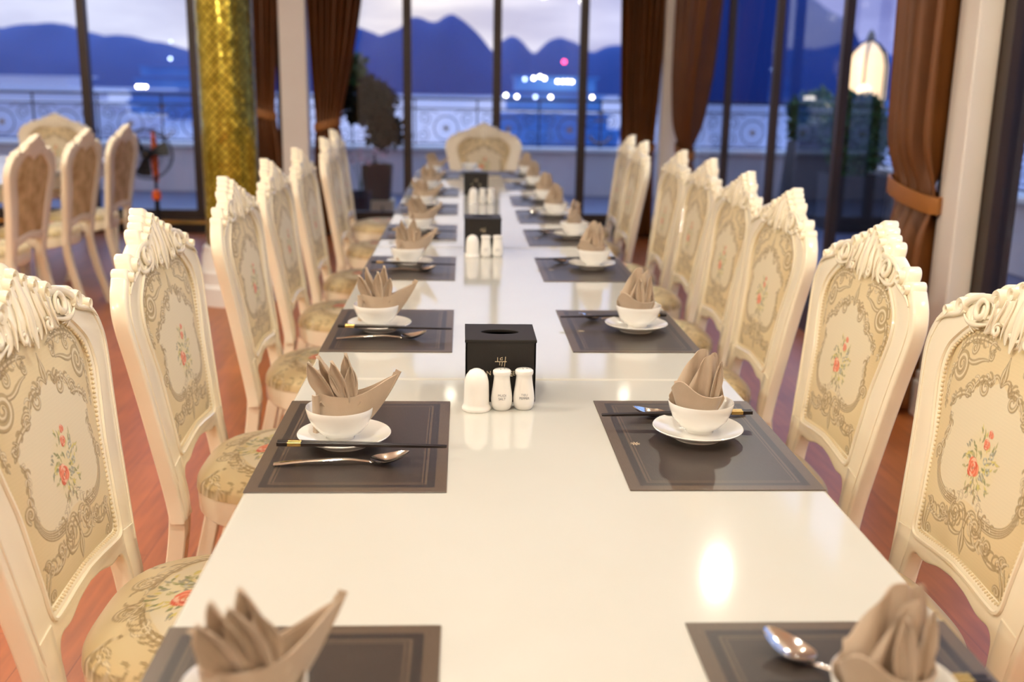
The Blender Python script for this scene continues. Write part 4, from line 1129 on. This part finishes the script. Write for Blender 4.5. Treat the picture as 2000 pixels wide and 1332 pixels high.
# right planters
p1 = empty('potted_shrub', (3.80, 11.4, 0)); tag(p1, 'green shrub in a tall black square planter, left one outside the right window', 'plant', 'planters outside the right window')
planter(p1, .26, .20, .82); foliage(p1, (.02, 0, 1.05), .27, .25, .28, 1300, M['leaf'], 8, .10)
p2 = empty('potted_shrub', (3.88, 10.3, 0)); tag(p2, 'dark green shrub in a black planter, right one below the glowing lantern', 'plant', 'planters outside the right window')
planter(p2, .25, .26, .55); foliage(p2, (0, 0, .92), .30, .28, .40, 1500, M['leaf'], 9, .10)
# lantern
ln = empty('garden_lantern', (4.32, 11.3, .6)); tag(ln, 'large arched lantern glowing warm white outside the right window', 'lantern')
bm = bmesh.new(); lathe(bm, [(0, 0), (.12, 0), (.12, .04), (.05, .08), (.045, .50), (.10, .54), (.22, .56), (.22, .60), (0, .60)], 24); frombm('pedestal', bm, M['iron'], ln)
bm = bmesh.new(); lathe(bm, [(.20, 0), (.215, .10), (.215, .42), (.18, .55), (.10, .64), (0, .68)], 6, (0, 0, .60))
frombm('lantern_glass', bm, M['litpane'], ln, smooth=False)
bm = bmesh.new()
for i in range(6):
    a = 2*PI*i/6; P = [(r*math.cos(a)*1.03, r*math.sin(a)*1.03, .60+z) for r, z in ((.20, 0), (.215, .10), (.215, .42), (.18, .55), (.10, .64), (.02, .69))]
    sweep(bm, P, .012, 8, ref=(math.sin(a), -math.cos(a), 0))
lathe(bm, [(0, .68), (.05, .70), (.03, .76), (0, .80)], 12, (0, 0, .60)); frombm('lantern_frame', bm, M['iron'], ln)
bm = bmesh.new(); g = bmesh.ops.create_uvsphere(bm, u_segments=16, v_segments=10, radius=.09)
for v in g['verts']: v.co = v.co+Vector((-.10, -.22, .74))
q = frombm('lit_bulb', bm, M['glow'], ln)
l = bpy.data.lights.new('lantern_light', 'POINT'); l.energy = 12; l.color = (1, .75, .45); l.shadow_soft_size = .2
lo_ = bpy.data.objects.new('lantern_light', l); COL.objects.link(lo_); lo_.location = (4.0, 10.9, 1.6)

# ------------------------------------------------------------------ sea, islands, boats
def water():
    m, t, b = newmat('calm_sea')
    b.inputs['Base Color'].default_value = (*srgb(206, 200, 216), 1); b.inputs['Roughness'].default_value = .25  # pale base colour stands in for bright sky reflected on the water
    tcn = N(t, 'ShaderNodeTexCoord'); n = N(t, 'ShaderNodeTexNoise', i_Scale=.35, i_Detail=4); t.links.new(tcn.outputs['Object'], n.inputs[0])
    bp = N(t, 'ShaderNodeBump', i_Strength=1.0, i_Distance=.3); t.links.new(n.outputs[0], bp.inputs['Height']); t.links.new(bp.outputs[0], b.inputs['Normal'])
    return m
WZ = -5.0
o = fromlists('sea', [(-4000, 16, WZ), (4000, 16, WZ), (4000, 5500, WZ), (-4000, 5500, WZ)], [(0, 1, 2, 3)], water(), smooth=False)
tag(o, 'calm pale lavender sea beyond the railing', 'sea', kind='stuff')
def island(prof, D, depth, label, col, seed):
    """prof: (x, z) skyline at distance D"""
    xs = np.linspace(prof[0][0], prof[-1][0], 220); zz = np.interp(xs, [p[0] for p in prof], [p[1] for p in prof])
    r = np.random.default_rng(seed)
    k = np.ones(5)/5; zs = np.convolve(np.pad(zz, 2, 'edge'), k, 'valid')
    zs += sum(np.sin(xs*f/D*1000*.05+r.uniform(0, 6))*D/1000*.7 for f in (1, 2.3, 4.1))
    ds = np.linspace(-1, 1, 21); V = []; Fc = []
    for d in ds:
        for i, x in enumerate(xs):
            h = (1-abs(d)**2.2)**.6; bumpy = 1+.10*math.sin(x*.03*1000/D+d*5)*abs(d)
            V.append((x+d*depth*.1, D+d*depth, WZ-1+(zs[i]-WZ+1)*h*bumpy))
    n = len(xs)
    for i in range(len(ds)-1):
        for j in range(n-1): p = i*n+j; Fc.append((p, p+1, p+n+1, p+n))
    o = fromlists('island', V, Fc, pmat('haze_tinted_rock', col, .95, spec=.1, noise=(.02, tuple(c*.8 for c in col), .6)), auto=False)  # distance haze is put into the rock's blue base colour
    tag(o, label, 'mountain'); return o
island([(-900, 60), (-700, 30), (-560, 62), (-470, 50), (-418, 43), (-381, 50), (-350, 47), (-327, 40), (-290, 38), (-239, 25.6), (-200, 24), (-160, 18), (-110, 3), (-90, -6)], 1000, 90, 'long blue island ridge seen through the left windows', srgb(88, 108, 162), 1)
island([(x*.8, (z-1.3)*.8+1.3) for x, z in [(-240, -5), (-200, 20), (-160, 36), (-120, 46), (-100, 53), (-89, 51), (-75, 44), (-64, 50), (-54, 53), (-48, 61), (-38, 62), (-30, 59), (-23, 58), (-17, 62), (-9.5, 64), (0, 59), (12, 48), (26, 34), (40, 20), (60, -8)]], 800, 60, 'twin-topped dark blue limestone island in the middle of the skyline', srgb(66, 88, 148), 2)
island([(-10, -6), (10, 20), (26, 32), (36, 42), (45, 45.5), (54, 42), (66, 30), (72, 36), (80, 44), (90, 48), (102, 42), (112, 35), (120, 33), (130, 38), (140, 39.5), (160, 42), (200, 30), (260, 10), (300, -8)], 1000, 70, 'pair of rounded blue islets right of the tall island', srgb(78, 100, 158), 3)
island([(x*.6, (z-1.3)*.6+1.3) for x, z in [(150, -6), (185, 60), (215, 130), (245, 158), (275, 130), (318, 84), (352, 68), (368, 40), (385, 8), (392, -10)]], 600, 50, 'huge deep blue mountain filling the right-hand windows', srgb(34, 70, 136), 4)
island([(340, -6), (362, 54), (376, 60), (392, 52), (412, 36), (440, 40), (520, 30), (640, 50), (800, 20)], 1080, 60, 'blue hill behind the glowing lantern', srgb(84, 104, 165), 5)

def ship(loc, L, H, Wd, decks, mat, label, rz=0, lamps=()):
    s = empty('ship', loc, rz); bm = bmesh.new(); n = 24; rings = []
    for z, k in ((0, .90), (H*.3, 1.0), (H*.34, 1.0)):
        ring = []
        for i in range(n):
            t = 2*PI*i/n; c, q = math.cos(t), math.sin(t)
            ring.append(bm.verts.new((L/2*k*math.copysign(abs(c)**.6, c), Wd/2*k*math.copysign(abs(q)**.5, q)*(1-.35*max(0, c)**3), z)))
        rings.append(ring)
    for A, B in zip(rings, rings[1:]):
        for i in range(n): bm.faces.new((A[i], A[(i+1) % n], B[(i+1) % n], B[i]))
    bm.faces.new(rings[-1]); bm.faces.new(rings[0][::-1]); frombm('hull', bm, mat, s)
    for d in range(decks):
        z0 = H*(.34+.66*d/decks); z1 = H*(.34+.66*(d+.72)/decks); l = L*(.44-.06*d)
        bm = bmesh.new(); box(bm, -l, l*.85, -Wd*.36, Wd*.36, z0, z1, .1); box(bm, -l*1.04, l*.92, -Wd*.42, Wd*.42, z1, z1+H*.02); frombm('deck_house', bm, mat, s, smooth=False)
    for x, y, z, m_, r in lamps:
        bm = bmesh.new(); g = bmesh.ops.create_icosphere(bm, subdivisions=2, radius=r)
        q = frombm('deck_lamp', bm, M[m_], s); q.location = (x, y, z)
    tag(s, label, 'boat'); return s
# centre boat: lamps placed on its decks
bl = [(5.6, 7.0, 'coldlamp'), (6.4, 7.1, 'boatlamp'), (7.0, 7.25, 'boatlamp'), (7.4, 7.1, 'boatlamp'), (8.6, 6.85, 'boatlamp'), (9.1, 6.85, 'boatlamp'), (9.5, 6.85, 'boatlamp'), (9.9, 6.85, 'boatlamp'),
      (3.9, 5.55, 'boatlamp'), (4.9, 5.45, 'boatlamp'), (6.6, 5.45, 'coldlamp'), (8.0, 5.45, 'boatlamp'), (11.8, 5.5, 'boatlamp')]
ship((8.8, 100, WZ), 12.5, 7.6, 5, 3, M['hull'], 'pale blue three-deck boat with lit lamps, moored behind the middle railing',
     lamps=[(x-8.8, -2.7, z, m_, .13) for x, z, m_ in bl]+[(.6, 0, 8.65, 'redlamp', .17)])
ship((-57, 128, WZ), 44, 6.9, 9, 3, M['ship'], 'long white ship on the water behind the left windows', lamps=[(20.0+.45*k, -4.2, 5.6, 'boatlamp', .16) for k in range(3)])
ship((-49, 185, WZ), 16, 9, 5, 3, M['hull'], 'small dim blue boat behind the white ship', lamps=[(0, -2, 9.9, 'coldlamp', .22), (0, -1, 12.7, 'coldlamp', .12)])
ship((60, 155, WZ), 20, 6.2, 6, 1, M['hull'], 'low boat with three lamps beyond the lantern', lamps=[(-2+1.0*k, -3, 5.6, 'boatlamp', .2) for k in range(3)])
